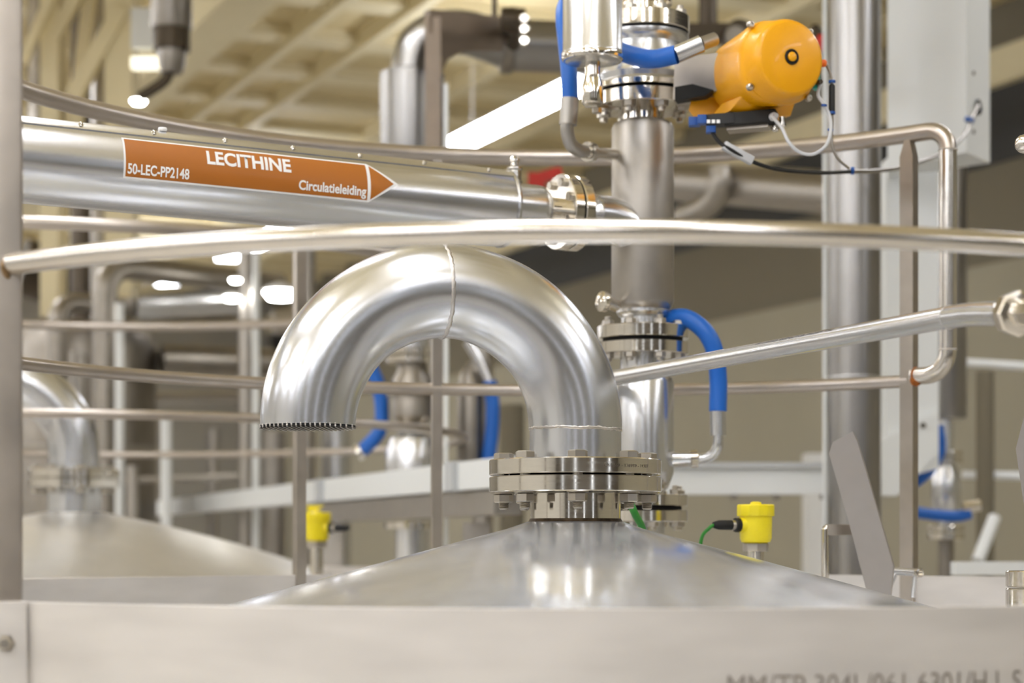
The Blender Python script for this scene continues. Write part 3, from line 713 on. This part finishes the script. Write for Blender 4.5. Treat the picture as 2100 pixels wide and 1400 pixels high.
gc = MB().tube(smooth_path([g1, g1+V((-.012, -.004, -.008)), g1+V((-.03, 0, -.035)), g1+V((-.034, 0, -.12)), g1+V((-.03, 0, -.19))], 8), .0042, 10)
solo(gc, 'green_cable', M['green'], 'thin green cable curving from the yellow sensor down behind the lid', 'cable', g1)
gc = MB().tube(smooth_path([P(1292, 1030, 4.5), P(1303, 1055, 4.5), P(1318, 1085, 4.55), P(1326, 1130, 4.6)], 8), .0085, 10)
solo(gc, 'green_cable', M['green'], 'thick green cable just right of the bolted nozzle', 'cable', P(1292, 1030, 4.5))
s2_, g2 = sensor(P(650, 1122, 7.6), 1.2, 'small blurred yellow sensor head behind a rail post, left of centre', -1)
gg = solo(MB().prism([P(630, 1036, 7.7), P(665, 1036, 7.7), P(645, 1048, 7.7), P(630, 1050, 7.7)], V((0, .02, 0))), 'yellow_tag', M['yellow'], 'small yellow tag hanging under the white cable trunking', 'tag')

# ---------------------------------------------------------------- plates and fittings at the right of the lid
def plate(label, pts, D, th=.004, mt='flat', lean=(0, 0, 0)):
    m = MB().prism([P(x, y, D) for x, y in pts], V((.004, th, 0)))
    return solo(m, 'hinge_plate', M[mt], label, 'plate', P(*pts[0], D))
plate('tall slanting stainless plate with cut corners standing right of the lid', [(1700, 930), (1708, 906), (1748, 884), (1757, 902), (1796, 1035), (1832, 1160), (1822, 1262), (1790, 1262), (1742, 1075)], 4.62, .005, 'plate')
plate('stainless plate edge with cut corner cropped at the right border', [(2083, 920), (2101, 850), (2160, 830), (2200, 990), (2240, 1280), (2140, 1280), (2096, 1010)], 4.3, .005, 'plate')
hb = thing('pull_handle', 'small U shaped stainless handle left of the slanting plate', 'handle', P(1692, 1185, 4.8))
MB().tube(smooth_path([P(1692, 1260, 4.8), P(1692, 1150, 4.8), P(1692, 1095, 4.8), P(1694, 1084, 4.8), P(1706, 1082, 4.8), P(1745, 1086, 4.8)], 5), .009, 12).build('rod', M['polished'], hb, hb.location)
MB().box(P(1722, 1086, 4.79), (.06, .008, .026), bev=.002).build('tab', M['flat'], hb, hb.location)
ht = thing('hinge_tube', 'short open tube with twin rods on the rim, right of the slanting plate', 'hinge', P(1835, 1170, 4.75))
htl = ht.location
MB().tube([P(1828, 1170, 4.78), P(1888, 1174, 4.66)], .0095, 18, cap=False).build('tube', M['satin'], ht, htl)
MB().lathe([(.0115, 0), (.0115, .010), (.007, .011), (.007, .003)], P(1882, 1174, 4.67), (.45, -1, 0), 18).build('end_nut', M['polished'], ht, htl)
MB().tube([P(1838, 1176, 4.75), P(1818, 1225, 4.75)], .004, 8).build('rod', M['satin'], ht, htl)
MB().tube([P(1877, 1178, 4.7), P(1872, 1225, 4.7)], .0055, 8).build('rod', M['satin'], ht, htl)
nz = thing('inspection_nozzle', 'bolted double flange of a nozzle cropped at the lower right border', 'nozzle', P(2142, 1300, 4.15))
nzl = nz.location
for y0, y1 in ((1170, 1203), (1206, 1245)):
    MB().lathe([(.077, zy(y1, 4.15)), (.079, zy(y1, 4.15)+.002), (.079, zy(y0, 4.15)-.002), (.077, zy(y0, 4.15))], (nzl.x, nzl.y, 0), seg=56).build('flange', M['polished'], nz, nzl)
MB().lathe([(.055, zy(1310, 4.15)), (.055, zy(1240, 4.15))], (nzl.x, nzl.y, 0), seg=40).build('neck', M['satin'], nz, nzl)
kn = thing('ball_lever', 'polished steel ball end cropped at the right border beside the white cabinet', 'lever', P(2100, 295, 4.0))
MB().lathe([(.001, -.02), (.010, -.018), (.017, -.011), (.02, 0), (.017, .011), (.010, .018), (.001, .02)], P(2102, 295, 4.0), (1, 0, 0), 24).cyl(P(2102, 295, 4.0), P(2180, 295, 4.0), .010).build('ball', M['rail'], kn, kn.location)

# ---------------------------------------------------------------- second tank, behind on the left
C2 = V((-1.815, 8.25, 0)); R2 = 1.62; S8 = F/8.25
def z8(y): return (HOR-y)/S8
r2 = thing('guard_rail', 'blurred ring railing around the rear left tank lid', 'railing', (C2.x, C2.y-R2, -.13))
r2o = r2.location
for z_, r_, nm in ((.425, .0165, 'knee_rail'), (1.06, .0225, 'top_rail')):
    MB().tube(arc(C2, R2, 0, 2*PI, z_, 120)[:-1], r_, 12, close=True).build(nm, M['rail_old'], r2, r2o)
rg = []
for i in range(120):
    a = 2*PI*i/120; u = V((math.cos(a), math.sin(a), 0)); rg.append([C2+u*(R2+.004)+V((0, 0, -.34)), C2+u*(R2+.004)+V((0, 0, -.124)), C2+u*(R2-.004)+V((0, 0, -.124)), C2+u*(R2-.004)+V((0, 0, -.34))])
kp2 = MB().ring_strip(rg, close=True).build('kick_plate', M['band'], r2, r2o, 40)
sx = ring_at(329, C2, R2, False)
MB().box(V((sx.x, sx.y-.012, -.22)), (.02, .008, .19)).build('joint_strip', M['satin'], kp2, r2o)
for a in (ang(ring_at(612, C2, R2, False), C2), ang(ring_at(888, C2, R2, True), C2), PI-.2, -PI/2-.95):
    c = C2+V((math.cos(a), math.sin(a), 0))*R2
    MB().box(V((c.x, c.y, .45)), (.04, .012, 1.2), (-math.sin(a), math.cos(a), 0)).build('post', M['flat'], r2, r2o)
t2 = thing('storage_tank', 'rear left tank with pale domed lid and flanged nozzle, out of focus', 'tank', (C2.x, C2.y, FLOOR))
t2o = t2.location
zc2 = z8(1050); pf = [(.12, zc2)]
for i in range(1, 25):
    r = .12+1.21*i/24; k = (r-.12); pf.append((r, zc2-.19*k-.085*k*k))
MB().lathe(pf, (C2.x, C2.y, 0), seg=96, cap0=False, cap1=False).build('lid', M['lid_soft'], t2, t2o, 60)
MB().lathe([(1.33, pf[-1][1]), (1.34, pf[-1][1]-.01), (1.34, FLOOR)], (C2.x, C2.y, 0), seg=72, cap0=False).build('shell', M['satin'], t2, t2o)
MB().lathe([(.11, zc2-.01), (.11, z8(998))], (C2.x, C2.y, 0), seg=40).build('nozzle', M['satin'], t2, t2o)
MB().lathe(disc(.185, z8(1000), z8(982)), (C2.x, C2.y, 0), seg=48).build('nozzle_flange', M['polished'], t2, t2o)
v2 = thing('gooseneck_vent', 'blurred arched vent pipe on the rear left tank', 'vent pipe', (C2.x, C2.y, z8(981)))
v2o = v2.location
MB().lathe(disc(.185, z8(980), z8(962)), (C2.x, C2.y, 0), seg=48).build('flange', M['polished'], v2, v2o)
for k in range(8):
    a = PI/8+k*PI/4
    m = MB().lathe([(.02, 0), (.02, .016)], seg=6).lathe([(.02, -.10), (.02, -.082)], seg=6).lathe([(.012, -.095), (.012, .01)], seg=10)
    if k == 0: b2 = m.build('bolt', M['bolt'], v2); o = b2
    else: o = b2.copy(); col.objects.link(o)
    o.location = V((.155*math.cos(a), .155*math.sin(a), z8(962)-v2o.z))
d2 = V((-.97, -.25, 0)).normalized(); zw2 = z8(930)
path = [V((C2.x, C2.y, z8(970)))]+[V((C2.x, C2.y, zw2))+d2*.30*(1-math.cos(PI*k/30))+V((0, 0, .30*math.sin(PI*k/30))) for k in range(31)]
MB().tube(path, .105, 32).build('arched_pipe', M['elbow'], v2, v2o, 60)

# ---------------------------------------------------------------- rear valve trees (left centre and right)
def tree(px, D, label, ylist, base=FLOOR):
    """ylist = [(part, material, [(half width px, y px), ...])] stacked on one axis"""
    c = P(px, HOR, D); c.z = 0; s_ = F/D
    t = thing('valve_tree', label, 'valve', (c.x, c.y, base))
    for nm, m, pr in ylist:
        MB().lathe([(hw/s_, (HOR-y)/s_) for hw, y in pr], (c.x, c.y, 0), seg=36).build(nm, M[m], t, t.location)
    return t
def fl_(y0, y1, hw): return ('flange', 'polished', [(hw-1, y1), (hw, y1-1), (hw, y0+1), (hw-1, y0)])
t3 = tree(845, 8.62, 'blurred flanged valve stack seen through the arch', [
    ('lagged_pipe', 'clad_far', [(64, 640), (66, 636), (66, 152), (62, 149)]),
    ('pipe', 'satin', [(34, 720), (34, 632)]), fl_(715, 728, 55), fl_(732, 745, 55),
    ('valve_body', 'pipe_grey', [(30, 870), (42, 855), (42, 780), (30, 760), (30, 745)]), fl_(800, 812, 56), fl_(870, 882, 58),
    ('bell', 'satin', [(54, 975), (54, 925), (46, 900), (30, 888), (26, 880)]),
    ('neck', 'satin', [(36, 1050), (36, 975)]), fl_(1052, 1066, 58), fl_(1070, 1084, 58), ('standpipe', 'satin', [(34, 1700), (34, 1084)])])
hose('blue_hose', 'blue hose left of the valve stack seen through the arch', [
    ('hose', 'blue', [P(760, 752, 8.75), P(776, 790, 8.75), P(783, 840, 8.75), P(778, 885, 8.75), P(742, 925, 8.75)], .031),
    ('fitting', 'polished', [P(742, 925, 8.75), P(732, 930, 8.75)], .036)])
hose('blue_hose', 'blue hose right of the valve stack seen through the arch', [
    ('hose', 'blue', [P(1004, 782, 8.75), P(1010, 830, 8.75), P(1008, 890, 8.75), P(1000, 955, 8.75)], .031),
    ('fitting', 'satin', [P(1003, 786, 8.75), P(985, 745, 8.75), P(958, 700, 8.75)], .022)])
solo(MB().lathe([(.05, -.5), (.06, -.45), (.06, -.12), (.045, -.05), (.012, 0)], P(965, 742, 8.8), seg=28), 'air_cylinder', M['pipe_grey'], 'blurred grey cylinder between the two blue hoses in the arch', 'actuator')
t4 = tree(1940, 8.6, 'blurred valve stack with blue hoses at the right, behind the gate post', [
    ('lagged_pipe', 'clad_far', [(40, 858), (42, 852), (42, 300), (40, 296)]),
    ('pipe', 'satin', [(16, 935), (16, 855)]), fl_(925, 935, 34), fl_(938, 950, 34),
    ('valve_body', 'satin', [(20, 1050), (30, 1035), (30, 975), (20, 955), (20, 948)]), fl_(1078, 1090, 38), fl_(1093, 1106, 38),
    ('neck', 'satin', [(17, 1080), (17, 1045)]), ('standpipe', 'pipe_grey', [(16, 1700), (16, 1104)])])
hose('blue_hose', 'blue hose curving left from the right hand valve stack', [('hose', 'blue', [P(1922, 872, 8.2), P(1926, 920, 8.2), P(1912, 955, 8.2), P(1880, 985, 8.2), P(1850, 1000, 8.2)], .026)])
hose('blue_hose', 'short blue hose low on the right hand valve stack', [
    ('hose', 'blue', [P(1860, 1046, 8.3), P(1890, 1052, 8.3), P(1925, 1056, 8.3), P(1965, 1058, 8.3), P(1990, 1052, 8.3)], .024),
    ('fitting', 'polished', [P(1975, 1040, 8.3), P(2010, 1036, 8.3)], .024)])
# clad elbow running from the left-centre stack to the upper right
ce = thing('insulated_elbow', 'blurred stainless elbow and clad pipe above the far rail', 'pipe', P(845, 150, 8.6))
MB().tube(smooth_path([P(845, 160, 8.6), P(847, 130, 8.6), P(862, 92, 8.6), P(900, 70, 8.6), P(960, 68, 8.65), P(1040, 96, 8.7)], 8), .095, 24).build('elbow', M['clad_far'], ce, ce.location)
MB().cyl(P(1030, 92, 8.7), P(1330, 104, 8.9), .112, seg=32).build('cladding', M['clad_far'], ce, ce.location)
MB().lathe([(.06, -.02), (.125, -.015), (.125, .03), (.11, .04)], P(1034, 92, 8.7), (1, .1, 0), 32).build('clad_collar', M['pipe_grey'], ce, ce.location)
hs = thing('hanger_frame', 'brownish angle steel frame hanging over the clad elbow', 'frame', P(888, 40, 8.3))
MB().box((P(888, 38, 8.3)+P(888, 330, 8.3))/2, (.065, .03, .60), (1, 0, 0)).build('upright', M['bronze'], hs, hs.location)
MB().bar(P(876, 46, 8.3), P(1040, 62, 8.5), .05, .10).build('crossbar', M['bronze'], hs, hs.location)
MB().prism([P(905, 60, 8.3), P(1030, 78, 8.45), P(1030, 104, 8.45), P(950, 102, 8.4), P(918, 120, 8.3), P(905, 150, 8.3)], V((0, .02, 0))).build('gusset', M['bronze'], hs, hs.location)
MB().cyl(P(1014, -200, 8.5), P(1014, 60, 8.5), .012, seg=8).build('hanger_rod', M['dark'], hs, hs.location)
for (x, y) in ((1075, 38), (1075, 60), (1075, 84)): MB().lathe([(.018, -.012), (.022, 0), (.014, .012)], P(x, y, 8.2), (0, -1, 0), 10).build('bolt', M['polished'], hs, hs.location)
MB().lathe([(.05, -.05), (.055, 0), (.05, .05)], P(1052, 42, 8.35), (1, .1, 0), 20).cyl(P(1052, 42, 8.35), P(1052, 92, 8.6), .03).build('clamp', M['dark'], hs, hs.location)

# ---------------------------------------------------------------- tall pipes, cabinet and cable trunking on the right
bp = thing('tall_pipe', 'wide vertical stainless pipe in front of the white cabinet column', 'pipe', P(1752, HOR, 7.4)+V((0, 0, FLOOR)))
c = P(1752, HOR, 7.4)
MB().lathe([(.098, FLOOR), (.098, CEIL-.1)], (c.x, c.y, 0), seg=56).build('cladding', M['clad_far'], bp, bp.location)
MB().lathe([(.1, -.004), (.1005, .0), (.1, .004)], (c.x, c.y, zy(775, 7.4)), seg=56).build('joint_ring', M['satin'], bp, bp.location)
c = P(1692, HOR, 7.6); cd = solo(MB().cyl(V((c.x, c.y, FLOOR)), V((c.x, c.y, CEIL-.1)), .0085, seg=12), 'thin_conduit', M['tray'], 'thin bright conduit along the left edge of the wide pipe', 'conduit', V((c.x, c.y, FLOOR)))  # bright edge highlight put into the white colour
c = P(915, HOR, 8.2); solo(MB().cyl(V((c.x, c.y, FLOOR)), V((c.x, c.y, (HOR-172)/F*8.2)), .0095, seg=12), 'thin_conduit', M['tray'], 'thin bright conduit beside the hanging angle frame', 'conduit', V((c.x, c.y, FLOOR)))  # white colour carries the highlight of a thin pipe
c = P(1452, HOR, 9.5); solo(MB().cyl(V((c.x, c.y, zy(60, 9.5))), V((c.x, c.y, CEIL)), .045, seg=16), 'roof_drop_pipe', M['dark'], 'dark vertical pipe dropping from the roof behind the actuator', 'pipe', V((c.x, c.y, zy(60, 9.5))))
gp = thing('pressure_gauge', 'blurred dark gauge behind the top of the actuator', 'gauge', P(1520, 75, 9.2))
MB().lathe([(.055, -.05), (.075, -.03), (.075, .03), (.06, .035)], P(1515, 75, 9.2), (.2, -1, 0), 28).build('case', M['dark'], gp, gp.location)
MB().lathe([(.05, 0), (.05, .004)], P(1508, 75, 9.16), (.2, -1, 0), 24).build('dial', M['pipe_grey'], gp, gp.location)
MB().box(P(1450, 70, 9.3), (.28, .1, .08)).build('manifold', M['dark'], gp, gp.location)
rv = thing('red_valve_wheel', 'blurred red handwheel between the actuator and the wide pipe', 'valve', P(1684, 85, 7.7))
MB().lathe([(.03, -.01), (.035, 0), (.03, .01)], P(1684, 88, 7.7), (1, -.4, 0), 20).build('wheel', M['red'], rv, rv.location)
MB().lathe([(.028, 0), (.03, .02), (.03, .12), (.015, .15)], P(1672, 130, 7.8), (0, 0, 1), 18).build('stem', M['dark'], rv, rv.location)
wc = thing('white_cabinet', 'tall pale cabinet column with cable hole, upper right', 'cabinet', P(1900, 330, 7.8))
wl = wc.location
z0, z1 = (HOR-332)/F*7.7, CEIL
fa, fb = P(1820, HOR, 7.9), P(1982, HOR, 7.5); sd = P(2030, HOR, 7.72)
poly = [V((fa.x, fa.y, z0)), V((fb.x, fb.y, z0)), V((sd.x, sd.y, z0)), V((sd.x-.30, sd.y+.30, z0)), V((fa.x+.05, fa.y+.25, z0))]
MB().prism(poly, (0, 0, z1-z0)).build('cabinet_body', M['tray'], wc, wl, 0)
sn = V((sd.y-fb.y, -(sd.x-fb.x), 0)).normalized()
MB().lathe([(.026, 0), (.030, .006), (.018, .008), (.018, .001)], P(2005, 220, 7.59), sn, 20).build('cable_grommet', M['rubber'], wc, wl)
for y in (150, 270): MB().lathe([(.008, 0), (.008, .004)], P(1996, y, 7.56), sn, 10).build('screw', M['dark'], wc, wl)
nc = thing('cable_trunking', 'white cable trunking dropping behind the gate post and turning left', 'trunking', P(1870, 960, 8.0))
nl = nc.location
MB().prism([P(1817, 990, 8.05), P(1925, 960, 8.05), P(1925, 325, 8.05), P(1817, 325, 8.05)], V((0, .12, 0))).build('riser_duct', M['tray'], nc, nl, 0)
MB().prism([P(1770, 1014, 8.03), P(1770, 958, 8.03), P(1817, 895, 8.03), P(1925, 840, 8.03), P(1925, 930, 8.03), P(1840, 1016, 8.03)], V((0, .12, 0))).build('corner_piece', M['tray'], nc, nl, 0)
e0 = P(1770, 1013, 8.03); e2 = P(1285, 1013, 8.05)
e1 = V((.045, 6.8, e0.z))
hh = (HOR-960)/F*8.05-(HOR-1013)/F*8.05
for qa, qb in ((e0, e2), (e2, e1)): MB().box((qa+qb)/2+V((0, .06, hh/2)), ((qb-qa).length, .12, hh), qb-qa).build('duct', M['tray'], nc, nl, 0)
far = V((-2.9, 15.6, e1.z))
MB().box((e1+far)/2+V((0, .06, hh/2)), ((far-e1).length, .12, hh), far-e1).build('duct', M['tray'], nc, nl, 0)
MB().bar(e0+V((0, -.012, hh+.012)), e2+V((0, -.012, hh+.012)), .03, .022).build('lid_edge', M['trayg'], nc, nl, 0)
for px, D in ((955, 7.42), (690, 9.5)):
    k = (D-e1.y)/(far.y-e1.y); c = e1+(far-e1)*k
    MB().box(c+V((0, .05, hh/2)), (.10, .16, hh+.006), far-e1).build('joint_cover', M['trayg'], nc, nl, 0)
for px in (1505, 1592, 1690): MB().box(P(px, 1019, 8.0), (.03, .03, .02)).build('clip', M['pipe_grey'], nc, nl, 0)
MB().lathe([(.012, 0), (.012, .005)], P(1893, 872, 8.02), (0, -1, 0), 6).build('screw', M['dark'], nc, nl)
# support frame below the trunking
sf = thing('support_frame', 'grey steel support frame under the white trunking', 'frame', V((e1.x, e1.y+.1, FLOOR)))
sl = sf.location
u0 = e1+(far-e1)*.02; u1 = e1+(far-e1)*.34
MB().bar(u0+V((0, .1, -.05)), u1+V((0, .1, -.05)), .1, .09).build('beam', M['bead'], sf, sl, 0)
for k in (.06, .31):
    c = e1+(far-e1)*k+V((0, .12, 0)); MB().box(V((c.x, c.y, (FLOOR+c.z-.12)/2)), (.10, .08, c.z-.12-FLOOR)).build('leg', M['bead'], sf, sl, 0)
lt = P(2030, 1165, 6.8); solo(MB().box(lt, (.26, .05, .045), (1, .1, 0)), 'cable_trunking', M['tray'], 'short white trunking strip just above the far rim at right', 'trunking', lt)
for (y, lb) in ((747, 'upper thin pale pipe on the wall at the right border'), (975, 'lower thin pale pipe on the wall at the right border')):
    solo(MB().cyl(P(1975, y-4 if y < 800 else y-2, 10), P(2260, y+14 if y < 800 else y+4, 9.6), .021, seg=12), 'wall_pipe', M['tray'], lb, 'pipe')
solo(MB().cyl(P(2040, 1060, 9.4), P(2005, 1150, 9.3), .03, seg=12), 'diagonal_pipe', M['tray'], 'blurred pale tube leaning at the lower right', 'pipe')
c = P(2020, HOR, 9.9); solo(MB().cyl(V((c.x, c.y, FLOOR)), V((c.x, c.y, .84)), .045, seg=14), 'thin_standpipe', M['wallr'], 'faint grey standpipe near the right border', 'pipe', V((c.x, c.y, FLOOR)))
c = P(1590, HOR, 11.5)
solo(MB().box(V((c.x+.35, c.y, -1.2)), (.36, .2, 3.4)), 'wall_pilaster', M['wallo'], 'pale upright panel behind the trunking, right of the blue loop', 'panel', V((c.x+.35, c.y, FLOOR)), smooth=0)
# grey duct behind the riser with bright spots under it
solo(MB().cyl(P(1395, 372, 12), P(1720, 396, 11), .12, seg=28), 'ventilation_duct', M['bead'], 'blurred grey horizontal duct between the riser and the wide pipe', 'duct')
solo(MB().tube(smooth_path([P(1480, 345, 11.5), P(1478, 380, 11.5), P(1455, 420, 11.6), P(1400, 445, 11.8)], 6), .07, 18), 'bent_pipe', M['bead'], 'blurred bent pipe below the far rail right of the riser', 'pipe')

# ---------------------------------------------------------------- background left: pipes, posts, columns
def vpipe(px, D, hw, y0, y1=None, m='bead', label='', bend_=None, name='standing_pipe', group=None):
    c = P(px, HOR, D); r = hw/F*D; z0_ = FLOOR if y1 is None else (HOR-y1)/F*D; zt_ = (HOR-y0)/F*D
    pts = [V((c.x, c.y, z0_)), V((c.x, c.y, zt_))]
    if bend_:
        q = V((c.x, c.y, zt_)); bd_ = V(bend_)
        pts += [q+bd_*r*2.2*(1-math.cos(PI/2*k/8))+V((0, 0, r*2.2*math.sin(PI/2*k/8))) for k in range(1, 9)]; pts.append(pts[-1]+bd_*1.2)
    return solo(MB().tube(pts, r, 24), name, M[m], label, 'pipe', pts[0], group)
vpipe(215, 12.2, 26, 600, m='pipe_grey', label='blurred grey pipe with elbow top behind the rear left vent', bend_=(.7, .7, 0))
vpipe(118, 12.4, 20, 660, m='pipe_grey', label='blurred grey pipe with elbow top near the left post', bend_=(.7, .7, 0))
vpipe(245, 12, 9, 622, m='tray', label='thin pale standpipe beside the blurred grey elbow', name='thin_standpipe')
vpipe(341, 11.5, 11, 860, m='tray', label='thin pale standpipe above the rear left lid', name='thin_standpipe')
vpipe(272, 11.8, 12, 955, m='bead', label='thin grey standpipe right of the rear left nozzle', name='thin_standpipe')
vpipe(525, 12, 8, 515, m='tray', label='pale slender post left of the arched vent', name='thin_standpipe')
vpipe(503, 12.3, 14, 500, m='bead', label='grey post beside the pale slender post')
vpipe(625, 12.5, 22, 500, m='bead', label='grey upright behind the left shoulder of the arch')
vpipe(437, 13.4, 12, 880, m='bead', label='blurred short upright left of the arch mouth')
vpipe(560, 12.6, 24, 885, m='bead', label='blurred upright under the arch mouth')
vpipe(690, 12.8, 30, 700, m='satin', label='blurred wide upright seen through the left of the arch')
vpipe(160, 12.6, 18, 720, m='bead', label='grey upright between the two grey elbows')
vpipe(990, 13, 22, 560, m='bead', label='blurred upright at the right inside the arch')
vpipe(1050, 12.5, 26, 830, m='wallr', label='blurred olive upright left of the bolted flanges')
def hpipe(x0, y0, x1, y1, D, hw, m, label, name='horizontal_pipe'):
    return solo(MB().cyl(P(x0, y0, D), P(x1, y1, D+.3), hw/F*D, seg=28), name, M[m], label, 'pipe', P(x0, y0, D))
hpipe(275, 622, 490, 612, 12.7, 32, 'satin', 'blurred bright horizontal pipe left of the arch')
hpipe(330, 737, 560, 745, 13.2, 32, 'pipe_grey', 'blurred darker horizontal pipe below the bright one')
hpipe(40, 815, 560, 812, 14, 12, 'bead', 'thin horizontal pipe crossing behind the rear vent')
hpipe(240, 985, 560, 975, 12.5, 7, 'bead', 'thin rail line above the rear left lid')
hpipe(40, 545, 210, 600, 15, 60, 'dark', 'dark blurred horizontal pipe low behind the left post')
hpipe(560, 660, 900, 640, 15.5, 26, 'bead', 'blurred pipe crossing behind the arch')
# small glowing rounds set as the bright spots between the pipes
def round_lamp(px, py, D, r, label):
    t = thing('round_lamp', label, 'lamp', P(px, py, D))
    MB().lathe([(.001, -r*.5), (r*.7, -r*.4), (r, 0), (r*.9, r*.1)], t.location, (0, 0, 1), 20).build('glass', M['lampb'], t, t.location)
    MB().lathe([(r*1.02, r*.1), (r*.9, r*.35), (r*.3, r*.6)], t.location, (0, 0, 1), 20).build('cap', M['housing'], t, t.location)
for px, py, D, r, lb in ((483, 574, 12, .035, 'small lit lamp left of the pale slender post'), (476, 610, 12.2, .05, 'lit lamp at the end of the bright horizontal pipe'),
                         (575, 600, 12.4, .105, 'largest lit round lamp, at the left shoulder of the arch'), (316, 670, 11.5, .04, 'lone lit lamp over the rail at the left'),
                         (1398, 388, 12, .06, 'lit lamp directly right of the riser'), (1472, 398, 12, .07, 'lit lamp under the grey duct, farther from the riser'),
                         (284, 207, 12, .045, 'warm lit lamp beside the leaning cream girder'), (1188, 176, 15, .05, 'tiny lit lamp beside the blue hose end')):
    round_lamp(px, py, D, r, lb)
gv = thing('process_vessel', 'large dim grey vessel standing behind the rear left vent', 'vessel', P(165, HOR, 13.2)+V((0, 0, FLOOR)))
MB().lathe([(.50, FLOOR), (.50, 1.25), (.47, 1.36), (.36, 1.43), (.02, 1.45)], (gv.location.x, gv.location.y, 0), seg=56).build('shell', M['pipe_grey'], gv, gv.location, 40)
for z_ in (-.2, .6): MB().lathe([(.5, z_-.02), (.51, z_-.015), (.51, z_+.015), (.5, z_+.02)], (gv.location.x, gv.location.y, 0), seg=56).build('band', M['bead'], gv, gv.location)
# cream steel columns with bracing, upper left
sc_ = thing('braced_column', 'cream painted steel column pair with diagonal braces at upper left', 'column', P(250, HOR, 13)+V((0, 0, 1.45)))
k0 = sc_.location
ZV = 1.45
for px, wd in ((110, .12), (250, .18)):
    c = P(px, HOR, 13); MB().box(V((c.x, c.y, (ZV+CEIL)/2)), (wd, .25, CEIL-ZV)).build('upright', M['cream'], sc_, k0, 0)
MB().bar(P(150, 300, 13), P(190, -60, 13), .1, .08).build('brace', M['cream'], sc_, k0, 0)
MB().bar(P(150, 200, 12.9), P(250, 20, 12.9), .1, .10).build('brace', M['cream'], sc_, k0, 0)
MB().bar(P(110, 80, 12.9), P(185, -60, 12.9), .1, .08).build('brace', M['cream'], sc_, k0, 0)
MB().bar(P(45, 130, 12.8), P(110, -20, 12.8), .06, .06).build('brace', M['cream'], sc_, k0, 0)
vpipe(203, 13.3, 16, -80, 700, m='bead', label='grey pipe between the cream columns')
vpipe(175, 13.9, 30, -80, 700, m='dark', label='dark upright behind the cream columns')
vpipe(78, 15, 22, -80, 400, m='pipe_grey', label='dim pipe left of the cream columns')
ag = thing('hanging_valve', 'dark stainless valve hanging at the top left with a bent spout', 'valve', P(352, 80, 11))
go = ag.location
sg = F/11
MB().lathe([(22/sg, (HOR-150)/sg), (28/sg, (HOR-130)/sg), (30/sg, (HOR-102)/sg)], (go.x, go.y, 0), seg=28).build('cone', M['pipe_grey'], ag, go)
MB().lathe([(40/sg, (HOR-60)/sg), (42/sg, (HOR-55)/sg), (42/sg, (HOR+120)/sg)], (go.x, go.y, 0), seg=32).build('body', M['pipe_grey'], ag, go)
MB().lathe([(38/sg, (HOR-104)/sg), (38/sg, (HOR-58)/sg)], (go.x, go.y, 0), seg=28).build('collar', M['dark'], ag, go)
MB().tube(smooth_path([P(350, 140, 11), P(338, 165, 11), P(310, 185, 11), P(285, 200, 11)], 6), .03, 14).build('spout', M['dark'], ag, go)
sb = thing('ceiling_sign_box', 'pale rectangular box lamp hanging beside the cream column', 'lamp', P(300, 130, 12.5))
MB().box(P(300, 130, 12.5), (.18, .08, .07)).build('glass', mat('dim_lamp_glass', (255, 248, 225), 0, .5, emit=1.6), sb, sb.location)
MB().box(P(300, 60, 12.5), (.18, .08, .25)).build('housing', M['tray'], sb, sb.location)
rw = thing('red_valve_wheel', 'blurred red lever behind the branch flange pair', 'valve', P(1120, 365, 9.5))
MB().bar(P(1092, 370, 9.5), P(1152, 352, 9.5), .06, .05).build('lever', M['red'], rw, rw.location)
MB().box(P(1100, 372, 9.5), (.08, .05, .08)).build('hub', M['red'], rw, rw.location)
